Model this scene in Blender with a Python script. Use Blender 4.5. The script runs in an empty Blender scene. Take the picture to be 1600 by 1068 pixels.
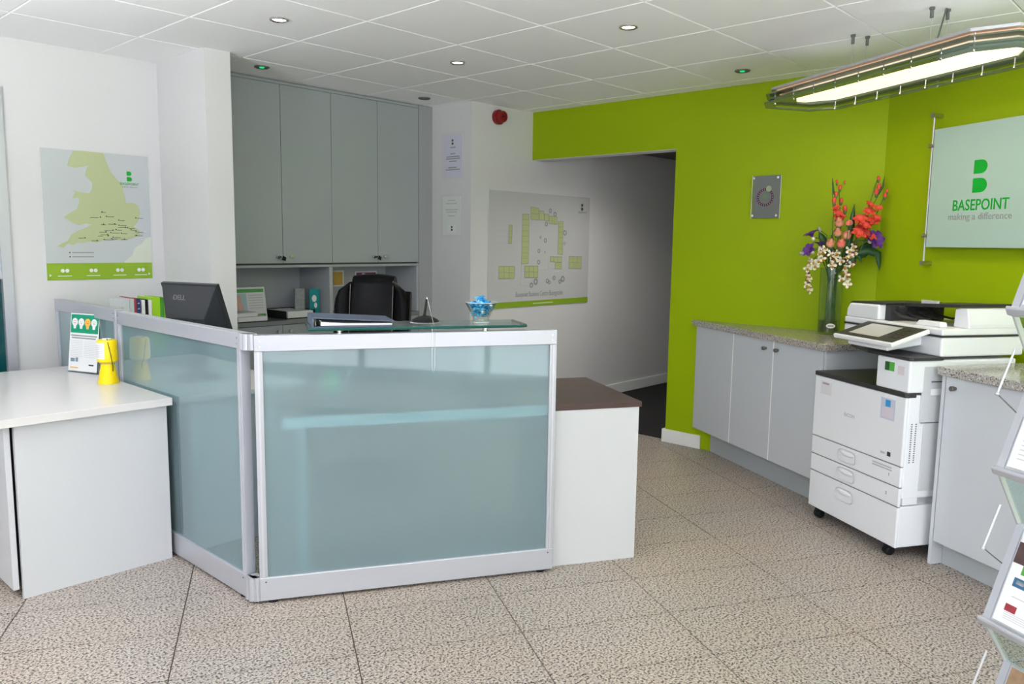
import bpy, bmesh, math, random
from mathutils import Vector, Matrix
random.seed(7)
R = math.radians
SC = bpy.context.scene
COL = SC.collection

# ------------------------------------------------------------------ camera, world, exposure
def look_camera():
    yaw, pitch, roll, f = 0.8217255, 0.1247346, -0.0147178, 1240.43
    fw = Vector((math.sin(yaw)*math.cos(pitch), math.cos(yaw)*math.cos(pitch), -math.sin(pitch)))
    rt = Vector((math.cos(yaw), -math.sin(yaw), 0))
    dn = fw.cross(rt)
    r2 = rt*math.cos(roll) + dn*math.sin(roll)
    d2 = -rt*math.sin(roll) + dn*math.cos(roll)
    m = Matrix((r2, -d2, -fw)).transposed().to_4x4()
    m.translation = (0, 0, 1.45)
    cd = bpy.data.cameras.new('camera'); cd.sensor_width = 36; cd.lens = 36*f/1600
    cd.clip_start = 0.05
    c = bpy.data.objects.new('camera', cd); c.matrix_world = m
    COL.objects.link(c); SC.camera = c
look_camera()

SC.view_settings.view_transform = 'Standard'
SC.view_settings.look = 'None'
SC.view_settings.gamma = 1
SC.view_settings.use_curve_mapping = False
SC.view_settings.exposure = 0.12

world = bpy.data.worlds.new('overcast_sky'); SC.world = world
world.use_nodes = True
bg = world.node_tree.nodes['Background']
bg.inputs[0].default_value = (0.93, 0.97, 1.0, 1)
bg.inputs[1].default_value = 3.7

ROOM_Y0, ROOM_X0, CEIL = -2.3, -2.0, 2.505
def portal(name, loc, rot, sx, sy):
    l = bpy.data.lights.new(name, 'AREA'); l.shape = 'RECTANGLE'; l.size = sx; l.size_y = sy
    l.cycles.is_portal = True
    o = bpy.data.objects.new(name, l); o.location = loc; o.rotation_euler = rot; COL.objects.link(o)
portal('window_portal_front', (0.4, ROOM_Y0-0.06, 1.25), (R(90), 0, 0), 4.4, 2.4)
portal('window_portal_side', (ROOM_X0-0.06, -0.2, 1.475), (R(90), 0, R(-90)), 2.8, 1.95)

# ------------------------------------------------------------------ materials
MATS = {}
def mat(name, col, rough=0.5, metal=0.0, spec=0.5, trans=0.0, ior=1.45, emit=None, estr=0.0, alpha=1.0, coat=0.0, noise=None, bump=None):
    if name in MATS: return MATS[name]
    m = bpy.data.materials.new(name); m.use_nodes = True
    nt = m.node_tree; b = nt.nodes['Principled BSDF']
    b.inputs['Base Color'].default_value = (*col, 1)
    b.inputs['Roughness'].default_value = rough
    b.inputs['Metallic'].default_value = metal
    b.inputs['Specular IOR Level'].default_value = spec
    b.inputs['Transmission Weight'].default_value = trans
    b.inputs['IOR'].default_value = ior
    b.inputs['Coat Weight'].default_value = coat
    b.inputs['Coat Roughness'].default_value = 0.05
    if emit:
        b.inputs['Emission Color'].default_value = (*emit, 1); b.inputs['Emission Strength'].default_value = estr
    tc = nt.nodes.new('ShaderNodeTexCoord')
    if noise:
        sc, amt = noise
        n = nt.nodes.new('ShaderNodeTexNoise'); n.inputs['Scale'].default_value = sc; n.inputs['Detail'].default_value = 4
        nt.links.new(tc.outputs['Object'], n.inputs['Vector'])
        mx = nt.nodes.new('ShaderNodeMix'); mx.data_type = 'RGBA'
        mx.inputs['A'].default_value = (*[c*(1-amt) for c in col], 1); mx.inputs['B'].default_value = (*[min(1, c*(1+amt)) for c in col], 1)
        nt.links.new(n.outputs['Fac'], mx.inputs['Factor']); nt.links.new(mx.outputs['Result'], b.inputs['Base Color'])
    if bump:
        sc, st = bump
        n2 = nt.nodes.new('ShaderNodeTexNoise'); n2.inputs['Scale'].default_value = sc; n2.inputs['Detail'].default_value = 3
        nt.links.new(tc.outputs['Object'], n2.inputs['Vector'])
        bp = nt.nodes.new('ShaderNodeBump'); bp.inputs['Strength'].default_value = st; bp.inputs['Distance'].default_value = 0.002
        nt.links.new(n2.outputs['Fac'], bp.inputs['Height']); nt.links.new(bp.outputs['Normal'], b.inputs['Normal'])
    MATS[name] = m
    return m

def granite(name, base, dark, light, scale, rough, lo=0.40, hi=0.60):
    m = bpy.data.materials.new(name); m.use_nodes = True; nt = m.node_tree; b = nt.nodes['Principled BSDF']
    tc = nt.nodes.new('ShaderNodeTexCoord')
    geo = nt.nodes.new('ShaderNodeNewGeometry')
    n = nt.nodes.new('ShaderNodeTexNoise'); n.inputs['Scale'].default_value = scale; n.inputs['Detail'].default_value = 2; n.inputs['Roughness'].default_value = 0.6
    nt.links.new(geo.outputs['Position'], n.inputs['Vector'])
    cr = nt.nodes.new('ShaderNodeValToRGB'); e = cr.color_ramp.elements
    e[0].position = lo; e[0].color = (*dark, 1); e[1].position = lo+0.035; e[1].color = (*base, 1)
    e2 = e.new(hi); e2.color = (*base, 1); e3 = e.new(hi+0.04); e3.color = (*light, 1)
    nt.links.new(n.outputs['Fac'], cr.inputs[0])
    # slow colour drift from tile to tile and patch to patch
    n2 = nt.nodes.new('ShaderNodeTexNoise'); n2.inputs['Scale'].default_value = 1.3
    nt.links.new(geo.outputs['Position'], n2.inputs['Vector'])
    mx = nt.nodes.new('ShaderNodeMix'); mx.data_type = 'RGBA'; mx.blend_type = 'MULTIPLY'; mx.inputs['Factor'].default_value = 1
    cr2 = nt.nodes.new('ShaderNodeValToRGB'); f = cr2.color_ramp.elements
    f[0].position = 0.35; f[0].color = (1, 0.97, 0.93, 1); f[1].position = 0.65; f[1].color = (0.95, 0.97, 1, 1)
    nt.links.new(n2.outputs['Fac'], cr2.inputs[0])
    nt.links.new(cr.outputs[0], mx.inputs['A']); nt.links.new(cr2.outputs[0], mx.inputs['B'])
    nt.links.new(mx.outputs['Result'], b.inputs['Base Color'])
    b.inputs['Roughness'].default_value = rough
    MATS[name] = m
    return m

def sheet_fresnel(nt):
    # Schlick reflectance, the same from either side of a glass sheet
    lw = nt.nodes.new('ShaderNodeLayerWeight'); lw.inputs[0].default_value = 0.5
    pw = nt.nodes.new('ShaderNodeMath'); pw.operation = 'POWER'; pw.inputs[1].default_value = 4.0
    nt.links.new(lw.outputs['Facing'], pw.inputs[0])
    ma = nt.nodes.new('ShaderNodeMath'); ma.operation = 'MULTIPLY_ADD'; ma.inputs[1].default_value = 0.8; ma.inputs[2].default_value = 0.045
    nt.links.new(pw.outputs[0], ma.inputs[0])
    return ma

def frosted(name):
    # satin glass: a sharp surface reflection over a blurred view through
    m = bpy.data.materials.new(name); m.use_nodes = True; nt = m.node_tree; nt.nodes.clear()
    out = nt.nodes.new('ShaderNodeOutputMaterial')
    dif = nt.nodes.new('ShaderNodeBsdfDiffuse'); dif.inputs[0].default_value = (0.375, 0.47, 0.51, 1)
    trl = nt.nodes.new('ShaderNodeBsdfTranslucent'); trl.inputs[0].default_value = (0.60, 0.80, 0.80, 1)
    rf = nt.nodes.new('ShaderNodeBsdfRefraction'); rf.inputs[0].default_value = (0.76, 0.92, 0.96, 1); rf.inputs['Roughness'].default_value = 0.15; rf.inputs['IOR'].default_value = 1.12
    gl = nt.nodes.new('ShaderNodeBsdfGlossy'); gl.inputs[0].default_value = (1, 1, 1, 1); gl.inputs['Roughness'].default_value = 0.03
    fr = sheet_fresnel(nt)
    m1 = nt.nodes.new('ShaderNodeMixShader'); m1.inputs[0].default_value = 0.30
    m2 = nt.nodes.new('ShaderNodeMixShader'); m2.inputs[0].default_value = 0.60
    m3 = nt.nodes.new('ShaderNodeMixShader')
    L = nt.links.new
    L(dif.outputs[0], m1.inputs[1]); L(trl.outputs[0], m1.inputs[2])
    L(m1.outputs[0], m2.inputs[1]); L(rf.outputs[0], m2.inputs[2])
    L(fr.outputs[0], m3.inputs[0]); L(m2.outputs[0], m3.inputs[1]); L(gl.outputs[0], m3.inputs[2])
    L(m3.outputs[0], out.inputs[0])
    MATS[name] = m
    return m

WHITE = mat('white_wall_paint', (0.65, 0.645, 0.645), 0.55, noise=(2.0, 0.015), bump=(180, 0.08))
GREEN = mat('lime_green_wall_paint', (0.285, 0.400, 0.0008), 0.45, spec=0.22, noise=(1.5, 0.02), bump=(160, 0.06))
CEILM = mat('ceiling_tile_white', (0.94, 0.94, 0.95), 0.85, noise=(90, 0.02), bump=(300, 0.12))
CEILB = mat('ceiling_grid_white', (0.55, 0.55, 0.55), 0.5)
GRAN = granite('speckled_granite_tile', (0.37, 0.317, 0.28), (0.038, 0.030, 0.026), (0.51, 0.445, 0.40), 115, 0.42, 0.425, 0.56)
GROUT = mat('dark_grout', (0.10, 0.085, 0.075), 0.9)
TOPG = granite('grey_granite_laminate', (0.40, 0.375, 0.35), (0.10, 0.09, 0.085), (0.68, 0.66, 0.64), 150, 0.16)
CARPET = mat('black_carpet', (0.012, 0.011, 0.012), 0.95, bump=(400, 0.6))
SKIRT = mat('white_gloss_skirting', (0.82, 0.82, 0.82), 0.3)
WLAM = mat('white_laminate', (0.53, 0.535, 0.555), 0.32)
WTOP = mat('white_table_laminate', (0.64, 0.62, 0.61), 0.22)
GLAM = mat('pale_grey_gloss_laminate', (0.56, 0.585, 0.63), 0.22)
GPLI = mat('grey_plinth', (0.42, 0.45, 0.475), 0.35)
ULAM = mat('mid_grey_gloss_laminate', (0.335, 0.365, 0.37), 0.13)
UEDGE = mat('dark_gap', (0.05, 0.052, 0.052), 0.6)
NICHE = mat('niche_grey', (0.38, 0.395, 0.42), 0.4)
ALU = mat('satin_aluminium', (0.55, 0.56, 0.59), 0.38, metal=0.5)
ALUW = mat('bright_satin_aluminium', (0.47, 0.475, 0.52), 0.35, metal=0.4)
CHROME = mat('brushed_steel', (0.62, 0.61, 0.59), 0.25, metal=1.0)
FROST = frosted('frosted_teal_glass')
def thin_glass(name, tint):
    m = bpy.data.materials.new(name); m.use_nodes = True; nt = m.node_tree; nt.nodes.clear()
    out = nt.nodes.new('ShaderNodeOutputMaterial'); tr = nt.nodes.new('ShaderNodeBsdfTransparent'); tr.inputs[0].default_value = (*tint, 1)
    gl = nt.nodes.new('ShaderNodeBsdfGlossy'); gl.inputs['Roughness'].default_value = 0.02
    fr = sheet_fresnel(nt); mx = nt.nodes.new('ShaderNodeMixShader')
    nt.links.new(fr.outputs[0], mx.inputs[0]); nt.links.new(tr.outputs[0], mx.inputs[1]); nt.links.new(gl.outputs[0], mx.inputs[2]); nt.links.new(mx.outputs[0], out.inputs[0])
    MATS[name] = m
    return m
GLASS = thin_glass('clear_glass', (0.90, 0.93, 0.91))
SHELFG = thin_glass('green_tinted_glass', (0.80, 0.92, 0.89))
GEDGE = mat('dark_green_glass_edge', (0.006, 0.075, 0.065), 0.06)
BROWN = mat('dark_wenge_laminate', (0.060, 0.032, 0.028), 0.30, noise=(14, 0.2))
BLACK = mat('black_plastic', (0.010, 0.010, 0.012), 0.38, spec=0.25)
DKGREY = mat('charcoal_plastic', (0.022, 0.024, 0.028), 0.32)
LEATHER = mat('black_leather', (0.005, 0.005, 0.006), 0.30, spec=0.06)
STITCH = mat('pale_stitching', (0.30, 0.29, 0.27), 0.7)
COPW = mat('copier_white_plastic', (0.80, 0.815, 0.86), 0.36)
COPG = mat('copier_light_grey', (0.56, 0.575, 0.60), 0.4)
COPK = mat('copier_dark_plastic', (0.030, 0.029, 0.031), 0.45)
SEAM = mat('panel_seam', (0.16, 0.165, 0.175), 0.7)
PAPER = mat('white_paper', (0.74, 0.74, 0.75), 0.7)
POSTER = mat('pale_grey_poster', (0.50, 0.525, 0.545), 0.25)
MAPG = mat('pale_map_green', (0.43, 0.475, 0.27), 0.3)
MAPP = mat('faint_map_green', (0.60, 0.635, 0.535), 0.3)
BANDG = mat('poster_green_band', (0.235, 0.38, 0.022), 0.3)
LOGOG = mat('logo_green', (0.0, 0.335, 0.022), 0.35)
LOGOD = mat('logo_dark_green', (0.03, 0.10, 0.03), 0.4)
TXTK = mat('print_black', (0.03, 0.03, 0.032), 0.6)
TXTG = mat('print_grey', (0.26, 0.27, 0.28), 0.6)
TXTL = mat('print_pale', (0.50, 0.51, 0.53), 0.6)
PLANG = mat('plan_green', (0.42, 0.47, 0.22), 0.4)
SIGNG = mat('pale_mint_acrylic', (0.375, 0.52, 0.47), 0.12)
PLAQ = mat('grey_plaque', (0.15, 0.165, 0.16), 0.55, spec=0.3)
PURP = mat('plum_print', (0.075, 0.012, 0.05), 0.6, spec=0.2)
LILAC = mat('lilac_paper', (0.60, 0.60, 0.70), 0.5)
ACRYL = mat('clear_acrylic', (0.95, 0.97, 0.97), 0.03, trans=1.0, ior=1.2)
RED = mat('red_alarm_plastic', (0.22, 0.006, 0.008), 0.3)
YEL = mat('yellow_plastic', (0.85, 0.62, 0.0), 0.28)
TEAL = mat('deep_teal_pane', (0.004, 0.055, 0.062), 0.08)
PALEP = mat('pale_window_pane', (0.62, 0.67, 0.70), 0.1)
NAVY = mat('slate_blue_binder', (0.075, 0.095, 0.15), 0.45)
BLUE = mat('blue_foil', (0.01, 0.28, 0.62), 0.15, spec=0.9)
LBLUE = mat('light_blue_foil', (0.12, 0.50, 0.80), 0.15, spec=0.9)
SILV = mat('silver_foil', (0.75, 0.77, 0.80), 0.2, metal=0.6)
DGRN = mat('emerald_print', (0.0, 0.24, 0.13), 0.4)
ORNG = mat('amber_print', (0.72, 0.38, 0.06), 0.5)
STEMG = mat('stem_green', (0.06, 0.14, 0.035), 0.5)
LEAFG = mat('leaf_green', (0.022, 0.075, 0.028), 0.4, noise=(30, 0.25))
CORAL = mat('coral_red_petal', (0.62, 0.060, 0.038), 0.55, noise=(40, 0.25))
PEACH = mat('peach_petal', (0.72, 0.30, 0.19), 0.6, noise=(60, 0.4))
VIOL = mat('violet_petal', (0.095, 0.022, 0.22), 0.55, noise=(50, 0.3))
CREAM = mat('cream_petal', (0.74, 0.71, 0.60), 0.6)
GOLD = mat('gold_brown_speckle', (0.36, 0.17, 0.015), 0.6)
MAROON = mat('maroon_print', (0.22, 0.045, 0.11), 0.5)
TEALP = mat('teal_print', (0.0, 0.24, 0.27), 0.4)
LIME = mat('lime_binder', (0.30, 0.56, 0.02), 0.35)
GRNB = mat('green_binder', (0.05, 0.27, 0.03), 0.35)
SKY = mat('sky_blue_folder', (0.03, 0.30, 0.60), 0.4)
WARM = mat('warm_lit_diffuser', (0.9, 0.85, 0.7), 0.4, emit=(1.0, 0.86, 0.60), estr=1.1)
WARMS = mat('warm_lit_side_strip', (0.7, 0.45, 0.30), 0.4, emit=(1.0, 0.55, 0.28), estr=0.30)
FIXG = mat('grey_green_fixture_glass', (0.10, 0.135, 0.10), 0.12)
LAMPW = mat('lit_lamp', (1, 1, 1), 0.4, emit=(1.0, 0.97, 0.9), estr=6)
LAMPA = mat('warm_lit_lamp', (1, 1, 1), 0.4, emit=(1.0, 0.86, 0.6), estr=6)
LAMPO = mat('unlit_lamp', (0.05, 0.05, 0.05), 0.3)
LEDG = mat('green_led', (0.0, 0.3, 0.1), 0.3, emit=(0.0, 0.75, 0.22), estr=0.9)
RIMG = mat('downlight_dark_rim', (0.16, 0.17, 0.165), 0.35, metal=0.5)
SCRN = mat('grey_touch_screen', (0.50, 0.51, 0.52), 0.2)
GRNL = mat('bright_green_label', (0.10, 0.42, 0.07), 0.4)
PHOTO = mat('dark_photo_print', (0.06, 0.03, 0.03), 0.4, noise=(25, 0.8))
FOODP = mat('brown_photo_print', (0.30, 0.19, 0.11), 0.4, noise=(30, 0.8))
SKIN = mat('pink_photo_print', (0.66, 0.42, 0.36), 0.5)

# ------------------------------------------------------------------ mesh helpers
class MB:
    def __init__(s): s.v = []; s.f = []
    def add(s, vs, fs):
        n = len(s.v); s.v += [tuple(p) for p in vs]; s.f += [tuple(i+n for i in q) for q in fs]; return s
    def box(s, x0, x1, y0, y1, z0, z1):
        return s.add([(x0,y0,z0),(x1,y0,z0),(x1,y1,z0),(x0,y1,z0),(x0,y0,z1),(x1,y0,z1),(x1,y1,z1),(x0,y1,z1)],
                     [(3,2,1,0),(4,5,6,7),(0,1,5,4),(1,2,6,5),(2,3,7,6),(3,0,4,7)])
    def prism(s, poly, a, b, ax='z'):
        # extrude a 2-D polygon between a and b along an axis: z -> (x,y), y -> (x,z), x -> (y,z)
        mp = {'z': lambda p, t: (p[0], p[1], t), 'y': lambda p, t: (p[0], t, p[1]), 'x': lambda p, t: (t, p[0], p[1])}[ax]
        n = len(poly)
        vs = [mp(p, a) for p in poly] + [mp(p, b) for p in poly]
        fs = [tuple(reversed(range(n))), tuple(range(n, 2*n))] + [(i, (i+1) % n, n+(i+1) % n, n+i) for i in range(n)]
        return s.add(vs, fs)
    def tube(s, pts, r, n=8, caps=True):
        pts = [Vector(p) for p in pts]; rr = r if isinstance(r, (list, tuple)) else [r]*len(pts)
        vs = []; up = None
        for i, p in enumerate(pts):
            t = (pts[min(i+1, len(pts)-1)] - pts[max(i-1, 0)]).normalized()
            if up is None: up = Vector((0, 0, 1)) if abs(t.z) < 0.9 else Vector((1, 0, 0))
            a = t.cross(up).normalized(); b = t.cross(a).normalized(); up = -b if False else up
            for k in range(n):
                w = 2*math.pi*k/n; vs.append(p + (a*math.cos(w) + b*math.sin(w))*rr[i])
        fs = [(i*n+k, i*n+(k+1) % n, (i+1)*n+(k+1) % n, (i+1)*n+k) for i in range(len(pts)-1) for k in range(n)]
        if caps: fs += [tuple(reversed(range(n))), tuple(range((len(pts)-1)*n, len(pts)*n))]
        return s.add(vs, fs)
    def lathe(s, prof, n=24, c=(0, 0, 0), ax='z', caps=True):
        vs = []
        for (r, h) in prof:
            for k in range(n):
                w = 2*math.pi*k/n; a, b = r*math.cos(w), r*math.sin(w)
                p = (a, b, h) if ax == 'z' else ((a, h, b) if ax == 'y' else (h, a, b))
                vs.append((p[0]+c[0], p[1]+c[1], p[2]+c[2]))
        fs = [(i*n+k, i*n+(k+1) % n, (i+1)*n+(k+1) % n, (i+1)*n+k) for i in range(len(prof)-1) for k in range(n)]
        if caps: fs += [tuple(reversed(range(n))), tuple(range((len(prof)-1)*n, len(prof)*n))]
        return s.add(vs, fs)
    def ell(s, c, rx, ry, rz, n=10, m=6, rot=None):
        c = Vector(c); vs = []
        for i in range(m+1):
            t = math.pi*i/m
            for k in range(n):
                w = 2*math.pi*k/n
                p = Vector((rx*math.sin(t)*math.cos(w), ry*math.sin(t)*math.sin(w), rz*math.cos(t)))
                if rot: p = rot @ p
                vs.append(c+p)
        fs = [(i*n+k, (i+1)*n+k, (i+1)*n+(k+1) % n, i*n+(k+1) % n) for i in range(m) for k in range(n)]
        return s.add(vs, fs)
    def xf(s, M):
        s.v = [tuple(M @ Vector(p)) for p in s.v]; return s
    def mesh(s, name):
        me = bpy.data.meshes.new(name); me.from_pydata(s.v, [], s.f); me.validate(); me.update()
        bm = bmesh.new(); bm.from_mesh(me)
        bmesh.ops.remove_doubles(bm, verts=bm.verts, dist=1e-6)
        bmesh.ops.recalc_face_normals(bm, faces=bm.faces); bm.to_mesh(me); bm.free()
        return me

def link(o, parent=None):
    COL.objects.link(o)
    if parent is not None: o.parent = parent
    return o
def obj(name, mb, m, parent=None, bevel=0, smooth=False, kind=None, label=None, seg=2, loc=None, rot=None):
    me = mb.mesh(name) if isinstance(mb, MB) else mb
    if isinstance(mb, MB): me.materials.append(m)
    o = link(bpy.data.objects.new(name, me), parent)
    if loc: o.location = loc
    if rot: o.rotation_euler = rot
    if bevel:
        b = o.modifiers.new('bevel', 'BEVEL'); b.width = bevel; b.segments = seg; b.limit_method = 'ANGLE'; b.angle_limit = R(40)
    if smooth:
        me.polygons.foreach_set('use_smooth', [True]*len(me.polygons))
        if smooth != 'all':
            try: me.set_sharp_from_angle(angle=R(40))
            except Exception: pass
    if kind: o['kind'] = kind
    if label: o['label'] = label
    return o
def tag(o, label, cat, group=None):
    o['label'] = label; o['category'] = cat
    if group: o['group'] = group
    return o
def thing(name, label, cat, loc=(0, 0, 0), rz=0.0, group=None):
    o = link(bpy.data.objects.new(name, None)); o.location = loc; o.rotation_euler = (0, 0, rz); o.empty_display_size = 0.05
    return tag(o, label, cat, group)
def box(name, m, parent, x0, x1, y0, y1, z0, z1, bevel=0, **k):
    return obj(name, MB().box(x0, x1, y0, y1, z0, z1), m, parent, bevel, **k)
def copy_tree(o, parent=None):
    c = o.copy(); COL.objects.link(c); c.parent = parent
    for ch in list(o.children): copy_tree(ch, c)
    return c
def text(name, s, size, m, parent, loc, rot=(R(90), 0, 0), align='CENTER', depth=0.0004, sx=1.0, shear=0.0, bold=0.0):
    cu = bpy.data.curves.new(name, 'FONT'); cu.body = s; cu.size = size; cu.align_x = align; cu.extrude = depth; cu.shear = shear; cu.offset = bold
    cu.resolution_u = 3
    t = bpy.data.objects.new(name, cu); COL.objects.link(t)
    bpy.context.view_layer.update()
    me = bpy.data.meshes.new_from_object(t); me.name = name; bpy.data.objects.remove(t); me.materials.clear(); me.materials.append(m)
    o = link(bpy.data.objects.new(name, me), parent); o.location = loc; o.rotation_euler = rot; o.scale = (sx, 1, 1)
    return o
def struct(name, mb, m, **k):
    return obj(name, mb, m, kind='structure', **k)

# directions of the turned grid (floor tiles, reception front, right wall)
FY = 0.5230177
D = Vector((math.sin(FY), math.cos(FY), 0)); Eo = Vector((math.cos(FY), -math.sin(FY), 0))
ROT_WALL = math.atan2(-D.y, -D.x)      # local x runs along the right wall towards the viewer, y into the wall
ROT_DESK = math.atan2(Eo.y, Eo.x)      # local x along the reception front, y behind it
XF = 5.0                               # plane of the far green wall
CN = Vector((XF, 1.66, 0))             # corner of the two green walls
P2 = Vector((5.054, 2.81, 0))          # origin of the counter run
P0 = Vector((1.535, 2.78, 0))          # front corner of the reception screens
YM, YC, YW = 5.03, 4.90, 4.45          # map wall, cabinet fronts, plan wall

# ------------------------------------------------------------------ room shell
def clip(poly, n, c):                  # keep the side n.p <= c
    out = []
    for i in range(len(poly)):
        a, b = poly[i], poly[(i+1) % len(poly)]
        da, db = a[0]*n[0]+a[1]*n[1]-c, b[0]*n[0]+b[1]*n[1]-c
        if da <= 0: out.append(a)
        if (da < 0 < db) or (db < 0 < da):
            t = da/(da-db); out.append((a[0]+(b[0]-a[0])*t, a[1]+(b[1]-a[1])*t))
    return out

def build_floor():
    fl = struct('floor', MB().box(ROOM_X0-0.15, XF+0.16, ROOM_Y0-0.15, 5.6, -0.08, -0.004), GROUT)
    lu, lv = 0.613, 0.3345
    u0, v0 = 0.268, 2.343
    full = MB().box(0.0025, lu-0.0025, 0.0025, lv-0.0025, -0.0145, 0).mesh('floor_tile'); full.materials.append(GRAN)
    for i in range(-4, 8):
        for j in range(-9, 16):
            a0, b0 = u0+i*lu, v0+j*lv
            c = Eo*(a0+lu/2)+D*(b0+lv/2)
            if c.y > 5.0 or c.y < -0.6 or c.x < -0.3 or c.x > XF+0.4: continue
            poly = [tuple((Eo*x+D*y)[:2]) for x, y in ((a0+.0025, b0+.0025), (a0+lu-.0025, b0+.0025), (a0+lu-.0025, b0+lv-.0025), (a0+.0025, b0+lv-.0025))]
            q = clip(clip(clip(poly, (1, 0), XF+0.06), (0, 1), YM), tuple(Eo[:2]), Eo.dot(CN))
            if len(q) < 3: continue
            if len(q) == 4 and max(abs(q[k][0]-poly[k][0])+abs(q[k][1]-poly[k][1]) for k in range(4)) < 1e-6:
                obj('floor_tile', full, None, fl, loc=tuple(Eo*a0+D*b0), rot=(0, 0, ROT_DESK))
            else:
                obj('floor_tile', MB().prism(q, -0.0145, 0), GRAN, fl)
    # plain floor of the same stone behind the viewer
    fb = MB().box(ROOM_X0, XF, ROOM_Y0, -0.75, -0.0039, -0.001)
    obj('floor_slab', fb, GRAN, fl)
    struct('floor_corridor', MB().prism([(XF+0.06, 2.9), (8.6, 2.9), (8.6, YW), (XF+0.06, YW)], -0.02, 0.006), CARPET)
build_floor()

def build_ceiling():
    ce = struct('ceiling', MB().box(ROOM_X0-0.15, XF+0.15, ROOM_Y0-0.15, 5.6, CEIL+0.006, CEIL+0.1), CEILB)
    x0, y0 = 1.247, 4.469
    g = 0.0022
    def tile_mb(w, h):
        mb = MB(); c = 0.0035
        z0, z1 = CEIL, CEIL+0.0065
        mb.add([(c, c, z0), (w-c, c, z0), (w-c, h-c, z0), (c, h-c, z0), (0, 0, z1), (w, 0, z1), (w, h, z1), (0, h, z1)],
               [(3, 2, 1, 0), (4, 5, 6, 7), (0, 1, 5, 4), (1, 2, 6, 5), (2, 3, 7, 6), (3, 0, 4, 7)])
        return mb
    full = tile_mb(0.6-2*g, 0.6-2*g).mesh('ceiling_tile'); full.materials.append(CEILM)
    for i in range(-5, 7):
        for j in range(-10, 3):
            xa, ya = x0+0.6*i, y0+0.6*j
            xb, yb = min(xa+0.6, XF), min(ya+0.6, YM)
            xa2, ya2 = max(xa, ROOM_X0), max(ya, ROOM_Y0)
            if xb-xa2 < 0.03 or yb-ya2 < 0.03: continue
            if Eo.dot(Vector(((xa+xb)/2, (ya+yb)/2, 0))) > Eo.dot(CN)+0.35: continue
            if abs(xb-xa-0.6) < 1e-6 and abs(yb-ya-0.6) < 1e-6 and xa2 == xa and ya2 == ya:
                obj('ceiling_tile', full, None, ce, loc=(xa+g, ya+g, 0))
            else:
                obj('ceiling_tile', tile_mb(xb-xa2-2*g, yb-ya2-2*g), CEILM, ce, loc=(xa2+g, ya2+g, 0))
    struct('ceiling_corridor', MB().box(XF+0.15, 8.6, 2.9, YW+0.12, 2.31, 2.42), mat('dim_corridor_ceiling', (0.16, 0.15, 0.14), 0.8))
build_ceiling()

H = CEIL+0.006
struct('wall_left', MB().box(1.335, 2.19, YM, YM+0.12, 0, H).box(ROOM_X0-0.12, 0.35, YM, YM+0.12, 0, H).box(0.35, 1.335, YM, YM+0.12, 2.24, H), WHITE)
struct('wall_left_column', MB().box(2.18, 2.335, 4.41, 5.5, 0, H), WHITE)
struct('wall_alcove', MB().box(2.335, 4.42, 5.40, 5.5, 0, H), WHITE)
struct('wall_centre', MB().box(4.30, 8.6, YW, YW+0.12, 0, H).box(4.30, 4.42, YW+0.12, 5.40, 0, H), WHITE)
# far green wall with the corridor opening, its reveal painted white
def far_wall():
    yo = 3.085
    w = MB().box(XF, XF+0.13, 1.60, yo, 0, H).box(XF, XF+0.13, yo, YW, 2.125, H)
    o = struct('wall_far', w, GREEN)
    obj('opening_soffit', MB().box(XF+0.0005, XF+0.13, yo, YW, 2.1225, 2.125), WHITE, o)
    obj('opening_reveal', MB().box(XF+0.004, XF+0.13, yo, yo+0.0006, 0, 2.1224), WHITE, o)
far_wall()
def right_wall():
    L = 4.7
    a, b = CN, CN - D*L
    q = [a[:2], b[:2], (b+Eo*0.13)[:2], (a+Eo*0.13+D*0.15)[:2]]
    struct('wall_right', MB().prism([tuple(p) for p in q], 0, H), GREEN)
right_wall()
struct('wall_corridor_far', MB().box(8.6, 8.7, 2.8, YW+0.12, 0, H), WHITE)
struct('wall_corridor_right', MB().box(XF+0.13, 8.6, 2.8, 2.9, 0, H), WHITE)
# walls behind the viewer, with the shop-front glazing the daylight comes through
struct('wall_front', MB().box(ROOM_X0-0.12, -1.8, ROOM_Y0-0.12, ROOM_Y0, 0, H).box(2.6, 5.1, ROOM_Y0-0.12, ROOM_Y0, 0, H)
       .box(-1.8, 2.6, ROOM_Y0-0.12, ROOM_Y0, 0, 0.05).box(-1.8, 2.6, ROOM_Y0-0.12, ROOM_Y0, 2.45, H), WHITE)
struct('wall_side', MB().box(ROOM_X0-0.12, ROOM_X0, ROOM_Y0, -1.6, 0, H).box(ROOM_X0-0.12, ROOM_X0, 1.2, YM, 0, H)
       .box(ROOM_X0-0.12, ROOM_X0, -1.6, 1.2, 0, 0.5).box(ROOM_X0-0.12, ROOM_X0, -1.6, 1.2, 2.45, H), WHITE)
w = struct('window_2', MB().box(-1.8, 2.6, ROOM_Y0-0.09, ROOM_Y0-0.03, 0.05, 0.10).box(-1.8, 2.6, ROOM_Y0-0.09, ROOM_Y0-0.03, 2.40, 2.45), ALU)
for x in (-1.8, -0.30, 1.10, 2.54):
    box('mullion', ALU, w, x, x+0.06, ROOM_Y0-0.09, ROOM_Y0-0.03, 0.10, 2.40)
w = struct('window_3', MB().box(ROOM_X0-0.09, ROOM_X0-0.03, -1.6, 1.2, 0.5, 0.56).box(ROOM_X0-0.09, ROOM_X0-0.03, -1.6, 1.2, 2.39, 2.45), ALU)
for y in (-1.6, -0.23, 1.14):
    box('mullion', ALU, w, ROOM_X0-0.09, ROOM_X0-0.03, y, y+0.06, 0.56, 2.39)
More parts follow.
